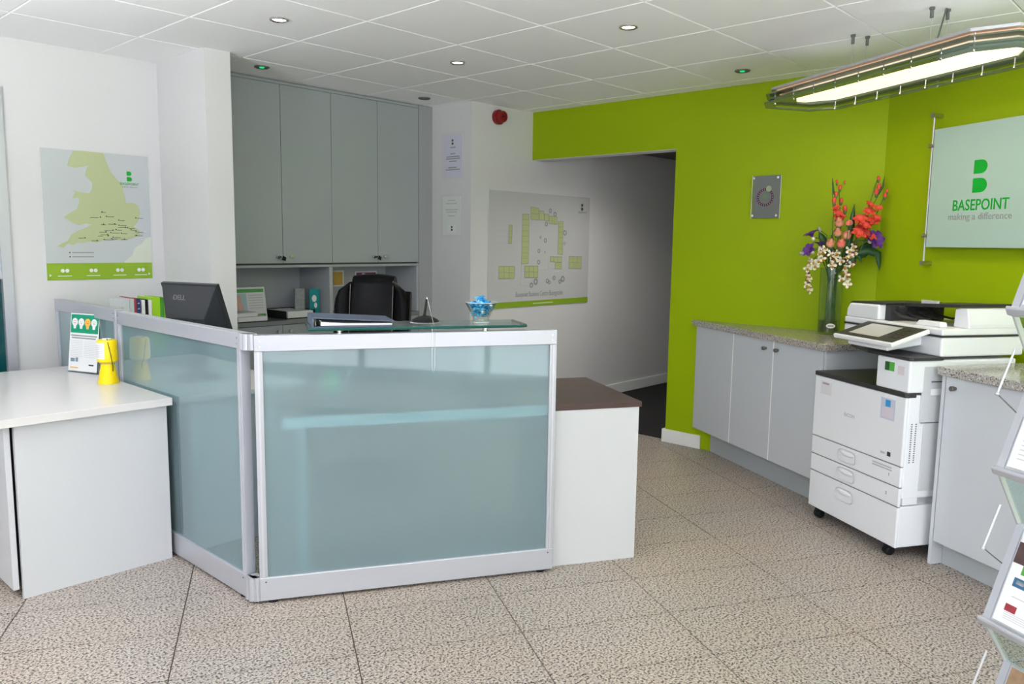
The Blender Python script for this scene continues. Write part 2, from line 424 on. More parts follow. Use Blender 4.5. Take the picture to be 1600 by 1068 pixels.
# glazed screen at the left end of the map wall
w = struct('window_1', MB().box(1.285, 1.335, YM-0.02, YM+0.06, 0, 2.24).box(0.35, 1.285, YM-0.02, YM+0.06, 2.19, 2.24), ALUW)
box('transom', ALUW, w, 0.35, 1.285, YM-0.01, YM+0.05, 1.70, 1.74)
box('transom', ALUW, w, 0.35, 1.285, YM-0.01, YM+0.05, 1.21, 1.25)
box('upper_pane', PALEP, w, 0.35, 1.285, YM+0.015, YM+0.03, 1.74, 2.19)
box('upper_pane', PALEP, w, 0.35, 1.285, YM+0.015, YM+0.03, 1.25, 1.70)
box('lower_pane', TEAL, w, 0.35, 1.285, YM+0.015, YM+0.03, 0.0, 1.21)
# skirting
b = struct('baseboard_far', MB().prism([(XF-0.016, 3.095), (XF-0.016, 2.79), (XF, 2.79), (XF, 3.095)], 0, 0.098).box(XF-0.016, XF+0.13, 3.091, 3.107, 0, 0.098), SKIRT, bevel=0.004)
struct('baseboard_corridor', MB().box(XF+0.05, 8.6, YW-0.018, YW, 0.006, 0.105), SKIRT, bevel=0.004)
struct('baseboard_left', MB().box(1.345, 2.18, YM-0.016, YM, 0, 0.1), SKIRT, bevel=0.004)

# ------------------------------------------------------------------ reception screens
def screen_panel(root, L, name='frosted_pane', top=1.087):
    """one aluminium framed frosted screen along local x, front face at y=0"""
    T = 0.045
    lo = top-0.063
    pn = box(name, FROST, root, 0.02, L-0.02, 0.010, 0.018, 0.10, lo+0.011)
    tr = box('top_rail', ALUW, root, 0, L, 0, T, lo, top, 0.003)
    br = box('bottom_rail', ALUW, root, 0, L, 0, T, 0.012, 0.108, 0.003)
    for x0, x1, s in ((0.0, 0.032, 1), (L-0.032, L, -1)):
        po = box('post', ALUW, root, x0, x1, 0.002, T-0.002, 0.108, lo, 0.002)
        box('post_flute', ALU, po, (x0+x1)/2-0.004, (x0+x1)/2+0.004, -0.001, 0.003, 0.108, lo)
        xs = x0+0.022 if s > 0 else x1-0.022
        for z in (lo+0.019, lo+0.042):
            obj('screw', MB().lathe([(0.0035, 0), (0.0035, -0.0015)], 8, (xs, 0, z), 'y'), CHROME, tr)
        obj('screw', MB().lathe([(0.003, 0), (0.003, -0.0015)], 8, (xs+0.002*s, 0, 0.09), 'y'), TXTK, br)
    for x in (0.05, L-0.05):
        obj('foot', MB().lathe([(0.02, 0), (0.02, 0.012)], 12, (x, T/2, 0)), BLACK, root)
rp = thing('reception_screen', 'frosted glass front screen of the reception desk in silver frame under glass shelf', 'screen', tuple(P0), ROT_DESK)
screen_panel(rp, 1.24, top=1.081)
# rotated -90 about z: local x = -Y, local y = +X
rl = thing('reception_screen', 'frosted glass side screen between white cabinet and monitor, beside the front screen', 'screen', (1.515, 4.065, 0), R(-90))
screen_panel(rl, 1.215)
rf = thing('reception_screen', 'short frosted screen by the map wall, behind the yellow collecting tin', 'screen', (1.515, 4.95, 0), R(-90))
screen_panel(rf, 0.875, top=1.095)
cj = thing('screen_connector', 'fluted silver corner connector joining side and front reception screens', 'connector', (1.522, 2.813, 0), 0)
for nm, z0, z1 in (('upper_hinge', 1.024, 1.087), ('lower_hinge', 0.012, 0.108)):
    mbk = MB()
    for dx, dy, r in ((0, 0, 0.016), (-0.005, 0.024, 0.012), (0.012, -0.018, 0.012)):
        mbk.lathe([(r, z0), (r, z1)], 14, (dx, dy, 0))
    mbk.box(-0.004, 0.035, -0.02, 0.03, z0, z1)
    obj(nm, mbk, ALUW, cj, smooth=True)

# glass shelf on the front screen
gs = thing('glass_shelf', 'green edged clear glass shelf on steel studs above the front screen', 'shelf', tuple(P0), ROT_DESK)
obj('glass_plate', MB().prism([(0.205, 0.0), (1.075, 0.0), (1.10, 0.012), (1.108, 0.035), (1.108, 0.235), (0.205, 0.235)], 1.094, 1.106), SHELFG, gs)
obj('front_edge', MB().tube([(0.205, -0.0006, 1.100), (1.075, -0.0006, 1.100), (1.101, 0.011, 1.100), (1.1088, 0.035, 1.100), (1.1088, 0.235, 1.100)], 0.0062, 6), GEDGE, gs, smooth=True)
obj('side_edge', MB().box(0.2035, 0.205, 0.0, 0.235, 1.094, 1.106), GEDGE, gs)
for x in (0.325, 0.925):
    obj('stud', MB().lathe([(0.014, 1.081), (0.014, 1.084), (0.009, 1.085), (0.009, 1.090), (0.015, 1.091), (0.015, 1.0938)], 16, (x, 0.022, 0)), CHROME, gs, smooth=True)

# reception desk behind the screens
dk = thing('reception_desk', 'reception desk with dark brown top and white panel beyond the front screen', 'desk', tuple(P0), ROT_DESK)
box('desk_top', BROWN, dk, 0.10, 1.675, 0.047, 0.72, 0.716, 0.74, 0.001)
box('end_panel', WLAM, dk, 1.24, 1.663, 0.051, 0.069, 0.0, 0.716)
box('pedestal_body', WLAM, dk, 1.28, 1.66, 0.071, 0.66, 0.05, 0.715)
box('desk_lip', mat('bright_white_edging', (0.88, 0.88, 0.88), 0.4), dk, 0.10, 1.235, 0.0455, 0.0468, 0.70, 0.745)
box('leg_panel', WLAM, dk, 0.16, 0.19, 0.07, 0.68, 0.0, 0.716)
sd = thing('side_desk', 'white side desk behind the side screen carrying monitor and folders', 'desk', (0, 0, 0))
box('desk_top', WTOP, sd, 1.565, 2.17, 3.43, 4.98, 0.716, 0.74, 0.001)
for y in (3.46, 4.92): box('leg_panel', WLAM, sd, 1.60, 2.12, y, y+0.03, 0, 0.716)
box('shelf_board', WLAM, sd, 1.58, 2.16, 4.38, 4.70, 0.80, 0.82)
for x in (1.58, 2.14): box('shelf_side', WLAM, sd, x, x+0.02, 4.38, 4.70, 0.74, 0.80)
# things seen blurred through the front pane
cu = thing('pen_pot', 'green pot blurred behind the frosted front pane', 'pot', tuple(P0+Eo*0.30+D*0.085+Vector((0, 0, 0.7402))), ROT_DESK)
obj('pot_body', MB().lathe([(0.028, 0), (0.030, 0.10), (0.030, 0.19), (0.026, 0.19), (0.026, 0.005)], 16), mat('slate_plastic', (0.10, 0.15, 0.19), 0.4), cu, smooth=True)
obj('green_sleeve', MB().lathe([(0.0325, 0.10), (0.0325, 0.185)], 16, caps=False), mat('bright_green_plastic', (0.03, 0.50, 0.20), 0.4), cu, smooth=True)
obj('pen', MB().tube([(0.035, -0.01, 0.10), (0.075, -0.01, 0.19)], 0.006, 6), PAPER, cu)
ph = thing('desk_phone', 'dark desk telephone blurred behind the right half of the front pane', 'telephone', tuple(P0+Eo*0.95+D*0.165+Vector((0, 0, 0.7402))), ROT_DESK)
obj('phone_base', MB().prism([(-0.09, 0), (0.09, 0), (0.09, 0.09), (-0.09, 0.085)], -0.125, 0.125, 'x'), DKGREY, ph, bevel=0.006)
obj('handset', MB().tube([(-0.075, -0.06, 0.105), (-0.075, 0.0, 0.115), (-0.075, 0.06, 0.105)], [0.02, 0.014, 0.02], 8), BLACK, ph, smooth=True)
# small printed label stuck under the chain holder: ball chain of the counter pen
def counter_items():
    z = 1.1063
    # binder
    bd = thing('ring_binder', 'slate blue ring binder lying on the left of the glass shelf', 'binder', tuple(P0+Eo*0.385+D*0.125+Vector((0, 0, z))), ROT_DESK+R(2))
    obj('cover', MB().prism([(-0.165, 0.0), (0.155, 0.0), (0.155, 0.004), (-0.16, 0.004)], -0.105, 0.105, 'y'), NAVY, bd)
    obj('cover_upper', MB().prism([(-0.165, 0.036), (0.160, 0.017), (0.160, 0.021), (-0.165, 0.041)], -0.105, 0.125, 'y'), NAVY, bd, bevel=0.001)
    obj('spine', MB().prism([(-0.168, 0.0), (-0.162, 0.0), (-0.162, 0.041), (-0.168, 0.041)], -0.105, 0.125, 'y'), NAVY, bd, bevel=0.001)
    obj('sheets', MB().prism([(-0.135, 0.006), (0.148, 0.005), (0.148, 0.012), (-0.03, 0.014), (-0.135, 0.021)], -0.098, 0.115, 'y'), PAPER, bd)
    obj('ring', MB().tube([(-0.155, -0.1, 0.008), (-0.157, -0.1, 0.024), (-0.145, -0.1, 0.030), (-0.134, -0.1, 0.024)], 0.003, 6), CHROME, bd)
    # pen on a stand
    ps = thing('counter_pen', 'black chained counter pen standing in oval base on glass shelf', 'pen', tuple(P0+Eo*0.685+D*0.10+Vector((0, 0, z))), ROT_DESK)
    obj('base_rim', MB().ell((0, 0, 0.006), 0.064, 0.055, 0.006, 20, 6), PAPER, ps, smooth=True)
    obj('base', MB().lathe([(0.060, 0.010), (0.052, 0.019), (0.036, 0.027), (0.016, 0.033), (0.0, 0.034)], 24, caps=False), BLACK, ps, smooth=True)
    obj('pen', MB().tube([(-0.004, 0, 0.030), (0.006, 0, 0.104)], [0.0062, 0.0048], 8), BLACK, ps)
    obj('pen_tip', MB().tube([(0.006, 0, 0.10), (0.008, 0, 0.112)], [0.003, 0.002], 6), SILV, ps)
    ch = [(0.008, 0, 0.111), (0.016, -0.04, 0.05), (0.018, -0.09, 0.006), (0.020, -0.1035, 0.0), (0.021, -0.106, -0.02), (0.020, -0.106, -0.17), (0.014, -0.106, -0.19), (0.008, -0.106, -0.17), (0.008, -0.106, -0.01), (0.006, -0.1, 0.004), (0.0, -0.05, 0.008)]
    obj('ball_chain', MB().tube(ch, 0.0007, 5), SILV, ps)
    # sweets bowl
    bc = P0+Eo*0.928+D*0.105+Vector((0, 0, z))
    bw = thing('sweet_bowl', 'flared clear glass bowl full of blue sweets on the glass shelf', 'bowl', tuple(bc), ROT_DESK)
    prof = [(0.034, 0.0), (0.036, 0.004), (0.033, 0.020), (0.036, 0.024), (0.050, 0.052), (0.070, 0.088), (0.068, 0.089), (0.047, 0.054), (0.030, 0.028), (0.0, 0.026)]
    obj('glass_body', MB().lathe(prof, 28, caps=False), GLASS, bw, smooth=True)
    obj('rim', MB().tube([(0.0695*math.cos(2*math.pi*k/28), 0.0695*math.sin(2*math.pi*k/28), 0.0885) for k in range(29)], 0.0014, 5), mat('bright_glass_rim', (0.6, 0.66, 0.68), 0.1), bw)
    obj('foot_rim', MB().tube([(0.0355*math.cos(2*math.pi*k/24), 0.0355*math.sin(2*math.pi*k/24), 0.003) for k in range(25)], 0.0018, 5), mat('bright_glass_rim', (0, 0, 0)), bw)
    sw = MB().ell((0, 0, 0), 0.0105, 0.008, 0.007, 8, 5)
    sw.add([(0.009, -0.002, 0), (0.019, -0.007, 0.004), (0.019, 0.007, -0.003), (0.009, 0.002, 0)], [(0, 1, 2, 3)])
    sw.add([(-0.009, -0.002, 0), (-0.019, -0.007, -0.004), (-0.019, 0.007, 0.003), (-0.009, 0.002, 0)], [(0, 1, 2, 3)])
    meshes = []
    for m in (BLUE, LBLUE, SILV):
        me = sw.mesh('wrapped_sweet'); me.materials.append(m); meshes.append(me)
    rnd = random.Random(3)
    n = 0
    for zz, rad, cnt in ((0.038, 0.018, 5), (0.050, 0.028, 9), (0.063, 0.037, 12), (0.076, 0.045, 15), (0.087, 0.040, 12), (0.098, 0.018, 5), (0.108, 0.008, 3)):
        for k in range(cnt):
            a = 2*math.pi*k/cnt+zz*40; r = rad*(0.86+0.14*rnd.random()) if k % 4 else rad*0.4
            p = bc+Vector((r*math.cos(a), r*math.sin(a), zz+rnd.uniform(-.003, .003)))
            o = obj('wrapped_sweet', meshes[0 if rnd.random() < .6 else (1 if rnd.random() < .72 else 2)], None)
            o.location = p; o.rotation_euler = (rnd.uniform(-1, 1), rnd.uniform(-.7, .7), rnd.uniform(0, 6.2))
            tag(o, 'small blue foil wrapped sweet in the glass bowl', 'sweet', 'blue wrapped sweets in the glass bowl')
counter_items()

# ------------------------------------------------------------------ monitor, folders, chair
def monitor():
    T = Vector((1.786, 3.871, 1.217)); t = R(20); hh = 0.33
    # local: x along width, y towards the screen side; hinge at the middle of the panel
    mn = thing('computer_monitor', 'black computer monitor seen from behind above the side screen', 'monitor', (T.x, T.y, 0), R(-70.2))
    M = Matrix.Translation((-0.006, 0, T.z)) @ Matrix.Rotation(t, 4, 'X')
    w = 0.183
    obj('bezel', MB().box(-w, w, 0.012, 0.035, -hh, 0).xf(M), DKGREY, mn, bevel=0.003)
    bulge = MB().add([(-w+.006, 0.012, -hh+.01), (w-.006, 0.012, -hh+.01), (w-.006, 0.012, -0.006), (-w+.006, 0.012, -0.006),
                      (-0.125, -0.075, -hh+.05), (0.125, -0.075, -hh+.05), (0.125, -0.075, -0.15), (-0.125, -0.075, -0.15)],
                     [(0, 1, 2, 3), (4, 5, 6, 7), (0, 1, 5, 4), (1, 2, 6, 5), (2, 3, 7, 6), (3, 0, 4, 7)]).xf(M)
    obj('back_shell', bulge, DKGREY, mn, bevel=0.004)
    obj('screen', MB().box(-w+.015, w-.015, 0.0352, 0.036, -hh+.015, -0.015).xf(M), BLACK, mn)
    tx = text('brand_lettering', 'DELL', 0.036, mat('dark_grey_logo', (0.20, 0.20, 0.21), 0.25, metal=0.3), mn, (0, 0, 0), depth=0.0008, bold=0.0006)
    # the upper slope of the shell: from y=.012 at z=-.006 to y=-.045 at z=-.15
    sl = math.atan2(0.087, 0.144)
    Mt = M @ Matrix.Translation((-0.045, -0.0300, -0.070)) @ Matrix.Rotation(R(90)-sl, 4, 'X')
    tx.matrix_local = Mt
    obj('stand', MB().box(-0.045, 0.045, 0.03, 0.065, 0.755, 1.03), BLACK, mn, bevel=0.006)
    obj('foot', MB().lathe([(0.12, 0.7402), (0.12, 0.748), (0.05, 0.758)], 24, (0, 0.06, 0)), BLACK, mn, smooth=True)
monitor()

def folders():
    row = [  # name, label, x0, width, height, material, extra
        ('catalogue', 'thick pale catalogue at left end of folder row behind side screen', 1.690, 0.030, 0.292, mat('pale_cover', (0.52, 0.56, 0.55), 0.5), None),
        ('catalogue', 'second pale catalogue in folder row, next to red spine', 1.722, 0.022, 0.296, mat('pale_cover_2', (0.46, 0.50, 0.50), 0.5), None),
        ('book', 'thin red spined book in row behind the side screen', 1.746, 0.010, 0.300, mat('red_spine', (0.28, 0.03, 0.04), 0.5), None),
        ('notebook', 'navy spiral notebook in row behind the side screen', 1.758, 0.020, 0.295, mat('navy_cover', (0.02, 0.03, 0.12), 0.5), 'spiral'),
        ('folder', 'narrow white folder beside the navy spiral notebook', 1.784, 0.018, 0.288, PAPER, None),
        ('book', 'black book with dark red edge between two white folders', 1.804, 0.014, 0.290, BLACK, None),
        ('folder', 'narrow white folder beside the wide lime binder', 1.821, 0.018, 0.286, PAPER, None),
        ('lever_arch_file', 'wide lime green file in row left of the monitor', 1.842, 0.042, 0.300, LIME, None),
        ('folder', 'dark green folder between lime file and green spiral book', 1.886, 0.018, 0.298, GRNB, None),
        ('notebook', 'green spiral notebook next to the sky blue folder', 1.906, 0.016, 0.297, LIME, 'spiral'),
        ('folder', 'sky blue folder touching the monitor edge', 1.926, 0.022, 0.270, SKY, None),
    ]
    y0, z = 4.42, 0.8203
    for nm, lb, x, w, h, m, ex in row:
        t = thing(nm, lb, 'book' if nm != 'folder' else 'folder', (x, y0, z))
        d = 0.20
        box('cover', m, t, 0, w, 0, 0.003, 0, h)
        box('cover_side', m, t, 0, 0.002, 0.003, d, 0, h)
        box('cover_side', m, t, w-0.002, w, 0.003, d, 0, h)
        box('pages', PAPER, t, 0.0022, w-0.0022, 0.004, d-0.004, 0.004, h-0.006)
        if ex:
            for k in range(9): obj('spiral_ring', MB().tube([(w*.3, -0.001, 0.03+k*0.03), (w*.5, -0.006, 0.034+k*0.03), (w*.7, -0.001, 0.03+k*0.03)], 0.0022, 5), PAPER, t)
    # low stack of white papers at the left of the row
    t = thing('paper_stack', 'low stack of white forms left of the folder row', 'papers', (1.60, 4.42, z))
    for k in range(5): box('sheet_bundle', PAPER if k % 2 else mat('pinkish_paper', (0.72, 0.66, 0.66), 0.7), t, 0.002*(k % 2), 0.083, 0.002*k, 0.2, 0.05*k+0.0005*k, 0.05*k+0.049)
folders()

def chair():
    ch = thing('office_chair', 'black leather office chair with pale stitching behind the reception desk', 'chair', (2.90, 3.86, 0), R(-52))
    # local: -y is the front (towards the desk), x to the right
    def pad(x0, x1, prof, bulge=0.02, nx=8):
        mb = MB(); n = len(prof); vs = []
        for i in range(nx+1):
            u = i/nx; x = x0+(x1-x0)*u; k = 1-(2*u-1)**2
            for (yy, zz, nyv, nzv) in prof: vs.append((x, yy+nyv*bulge*k, zz+nzv*bulge*k))
        fs = [(i*n+j, i*n+(j+1) % n, (i+1)*n+(j+1) % n, (i+1)*n+j) for i in range(nx) for j in range(n)]
        fs += [tuple(range(n)), tuple(range(nx*n, (nx+1)*n))]
        return mb.add(vs, fs)
    def loop(zb, zt, yb, yt, th):
        pts = []
        N = 7
        for i in range(N+1):
            u = i/N; pts.append((yb+(yt-yb)*u-0.012*math.sin(u*math.pi), zb+(zt-th/2-zb)*u, -1, 0))
        for i in range(1, 6):
            a = math.pi*i/6; pts.append((yt+th/2-th/2*math.cos(a), zt-th/2+th/2*math.sin(a), -math.cos(a), math.sin(a)))
        for i in range(N+1):
            u = 1-i/N; pts.append((yb+th+(yt-yb)*u, zb+(zt-th/2-zb)*u, 1, 0))
        return pts
    obj('headrest_pad', pad(-0.128, 0.128, loop(0.62, 1.236, -0.03, 0.055, 0.10), 0.012), LEATHER, ch, smooth=True)
    for s in (-1, 1):
        w = MB(); prof = []
        for i in range(13):
            u = i/12; zz = 0.60+0.60*u
            wdt = 0.105 if u < 0.75 else 0.105*math.sqrt(max(0.0, 1-((u-0.75)/0.25)**2))*0.9+0.012
            prof.append((zz, wdt, -0.045+0.09*u))
        vs = []; K = 9
        for (zz, wd, yy) in prof:
            for k in range(K):
                a = 2*math.pi*k/K
                vs.append((s*(0.122+wd*(0.5+0.5*math.cos(a))), yy+0.045+0.047*math.sin(a)-0.05*(0.5+0.5*math.cos(a)), zz))
        fs = [(i*K+k, i*K+(k+1) % K, (i+1)*K+(k+1) % K, (i+1)*K+k) for i in range(12) for k in range(K)] + [tuple(range(K)), tuple(range(12*K, 13*K))]
        obj('side_wing', w.add(vs, fs), LEATHER, ch, smooth='all')
        pts = [(s*0.131, yb, zb) for yb, zb in [(-0.052+0.085*u, 0.66+0.55*u) for u in [k/8 for k in range(9)]]]
        obj('stitching', MB().tube(pts, 0.0014, 5), STITCH, ch)
        pts = [(s*(0.122+wd*0.93), yy+0.004, zz) for zz, wd, yy in prof[3:]]
        obj('stitching', MB().tube(pts, 0.0014, 5), STITCH, ch)
        arm = MB().tube([(s*0.27, -0.22, 0.50), (s*0.29, -0.24, 0.66), (s*0.29, -0.10, 0.70), (s*0.28, 0.05, 0.66), (s*0.23, 0.06, 0.55)], 0.022, 8)
        obj('armrest', arm, BLACK, ch, smooth=True)
    obj('backrest_shell', pad(-0.215, 0.215, loop(0.50, 1.14, 0.03, 0.12, 0.05), 0.01), LEATHER, ch, smooth=True)
    obj('seat', MB().box(-0.25, 0.25, -0.36, 0.10, 0.42, 0.53), LEATHER, ch, bevel=0.04, seg=4)
    obj('gas_lift', MB().lathe([(0.03, 0.10), (0.03, 0.25), (0.02, 0.25), (0.02, 0.42)], 12, (0, -0.12, 0)), BLACK, ch)
    for k in range(5):
        a = 2*math.pi*k/5
        c = Vector((0, -0.12, 0)); e = c+Vector((math.cos(a)*0.30, math.sin(a)*0.30, 0))
        lg = obj('base_leg', MB().tube([(c.x, c.y, 0.12), (e.x, e.y, 0.075)], [0.028, 0.016], 8), BLACK, ch)
        obj('castor', MB().lathe([(0.028, -0.02), (0.028, 0.02)], 12, (e.x, e.y, 0.0285), 'y'), BLACK, lg)
chair()

# ------------------------------------------------------------------ white cabinet, leaflet stand, collecting tin
def left_cabinet():
    c = thing('white_cabinet', 'low white cabinet with plain top in front of the side screen', 'cabinet', (0, 0, 0))
    box('cabinet_top', WTOP, c, 0.835, 1.510, 3.455, 4.70, 0.712, 0.745, 0.0015)
    box('end_panel', WLAM, c, 0.898, 1.497, 3.49, 3.512, 0.0, 0.706)
    box('carcass', mat('cabinet_shadow_gap', (0.03, 0.032, 0.034), 0.6), c, 0.904, 1.492, 3.512, 4.66, 0.03, 0.708)
    for y0 in (3.516, 4.09):
        dd = box('door', WLAM, c, 0.868, 0.890, y0, y0+0.57, 0.035, 0.704, 0.001)
left_cabinet()
def leaflet_stand():
    t = thing('leaflet_stand', 'clear stand holding white leaflet with green header of four light bulbs', 'sign', (1.423, 4.50, 0.7452), math.atan2(-0.2, 0.074))
    M = Matrix.Rotation(R(-7), 4, 'X')
    w = 0.213
    def face(name, x0, x1, z0, z1, m, y=-0.0012, parent=t):
        return obj(name, MB().box(x0, x1, y-0.0006, y, z0, z1).xf(M), m, parent)
    obj('acrylic_back', MB().box(0, w, 0, 0.002, 0, 0.312).xf(M), ACRYL, t)
    obj('acrylic_foot', MB().box(0, w, 0, 0.07, 0, 0.002), ACRYL, t)
    face('leaflet', 0.003, w-0.003, 0.008, 0.308, PAPER, -0.0004)
    hd = face('header_panel', 0.008, w-0.008, 0.206, 0.302, DGRN)
    for k, m in enumerate((PAPER, PAPER, ORNG, PAPER)):
        x = 0.036+k*0.046
        b = obj('bulb_print', MB().lathe([(0.0, -0.002), (0.021, -0.002)], 16, (x, 0, 0.262), 'y', caps=False).prism([(x-0.011, 0.247), (x+0.011, 0.247), (x+0.008, 0.228), (x-0.008, 0.228)], -0.0021, -0.0019, 'y').xf(M), m, hd)
        obj('bulb_face', MB().box(x-0.009, x+0.009, -0.0026, -0.0022, 0.256, 0.259).box(x-0.008, x-0.004, -0.0026, -0.0022, 0.266, 0.270).box(x+0.004, x+0.008, -0.0026, -0.0022, 0.266, 0.270).xf(M), mat('red_print', (0.6, 0.08, 0.06), 0.5) if k % 2 == 0 else TXTG, b)
    hl = MB()
    for z, x0, x1 in ((0.192, 0.012, 0.20), (0.180, 0.018, 0.19)): hl.box(x0, x1, -0.0018, -0.001, z-0.0035, z+0.0035)
    obj('heading_lines', hl.xf(M), TXTG, t)
    bl = MB()
    for k in range(10): bl.box(0.016, 0.098, -0.0018, -0.001, 0.164-k*0.009, 0.1655-k*0.009).box(0.112, 0.198, -0.0018, -0.001, 0.164-k*0.009, 0.1655-k*0.009)
    obj('body_text', bl.xf(M), TXTL, t)
    face('print_mark', 0.018, 0.048, 0.056, 0.074, mat('bluish_print', (0.16, 0.26, 0.30), 0.5)); face('print_mark', 0.054, 0.072, 0.056, 0.078, mat('bluish_print', (0, 0, 0)))
    face('print_mark', 0.018, 0.075, 0.022, 0.028, ORNG); face('print_mark', 0.150, 0.185, 0.04, 0.047, TXTK)
leaflet_stand()
def tin():
    t = thing('collecting_tin', 'yellow charity collecting tin with white label and black cord on cabinet', 'tin', (1.448, 4.015, 0.7452), R(-45))
    obj('tin_body', MB().lathe([(0.046, 0), (0.047, 0.006), (0.030, 0.094), (0.031, 0.098), (0.046, 0.108), (0.0475, 0.115), (0.045, 0.205), (0.040, 0.212), (0.0, 0.213)], 28, caps=False), YEL, t, smooth=True)
    mb = MB(); vs = []
    n = 8
    for i in range(n+1):
        a = R(-128+60*i/n)-R(12)
        for z, r in ((0.122, 0.0478), (0.200, 0.0462)): vs.append((r*math.cos(a), r*math.sin(a), z))
    mb.add(vs, [(2*i, 2*i+2, 2*i+3, 2*i+1) for i in range(n)])
    lb = obj('label', mb, PAPER, t, smooth=True)
    tl = MB()
    for k in range(7):
        for i in range(n-1):
            a0, a1 = R(-138+60*i/n), R(-138+60*(i+1)/n)
            z = 0.132+k*0.009; r = 0.0482
            tl.add([(r*math.cos(a0), r*math.sin(a0), z), (r*math.cos(a1), r*math.sin(a1), z), (r*math.cos(a1), r*math.sin(a1), z+0.0025), (r*math.cos(a0), r*math.sin(a0), z+0.0025)], [(0, 1, 2, 3)])
    obj('label_lines', tl, TXTL, lb)
    pts = [(0.0, 0.0, 0.216), (0.014, -0.024, 0.216), (0.025, -0.042, 0.200), (0.034, -0.037, 0.14), (0.036, -0.034, 0.112), (0.034, -0.022, 0.085), (0.033, -0.02, 0.06)]
    obj('cord', MB().tube(pts, 0.0018, 6), BLACK, t)
    obj('slot_cap', MB().lathe([(0.02, 0.213), (0.02, 0.217)], 16), PAPER, t)
    obj('wire_tie', MB().tube([(0.032*math.cos(a), 0.032*math.sin(a), 0.096) for a in [2*math.pi*k/16 for k in range(17)]], 0.0014, 5), SILV, t)
tin()

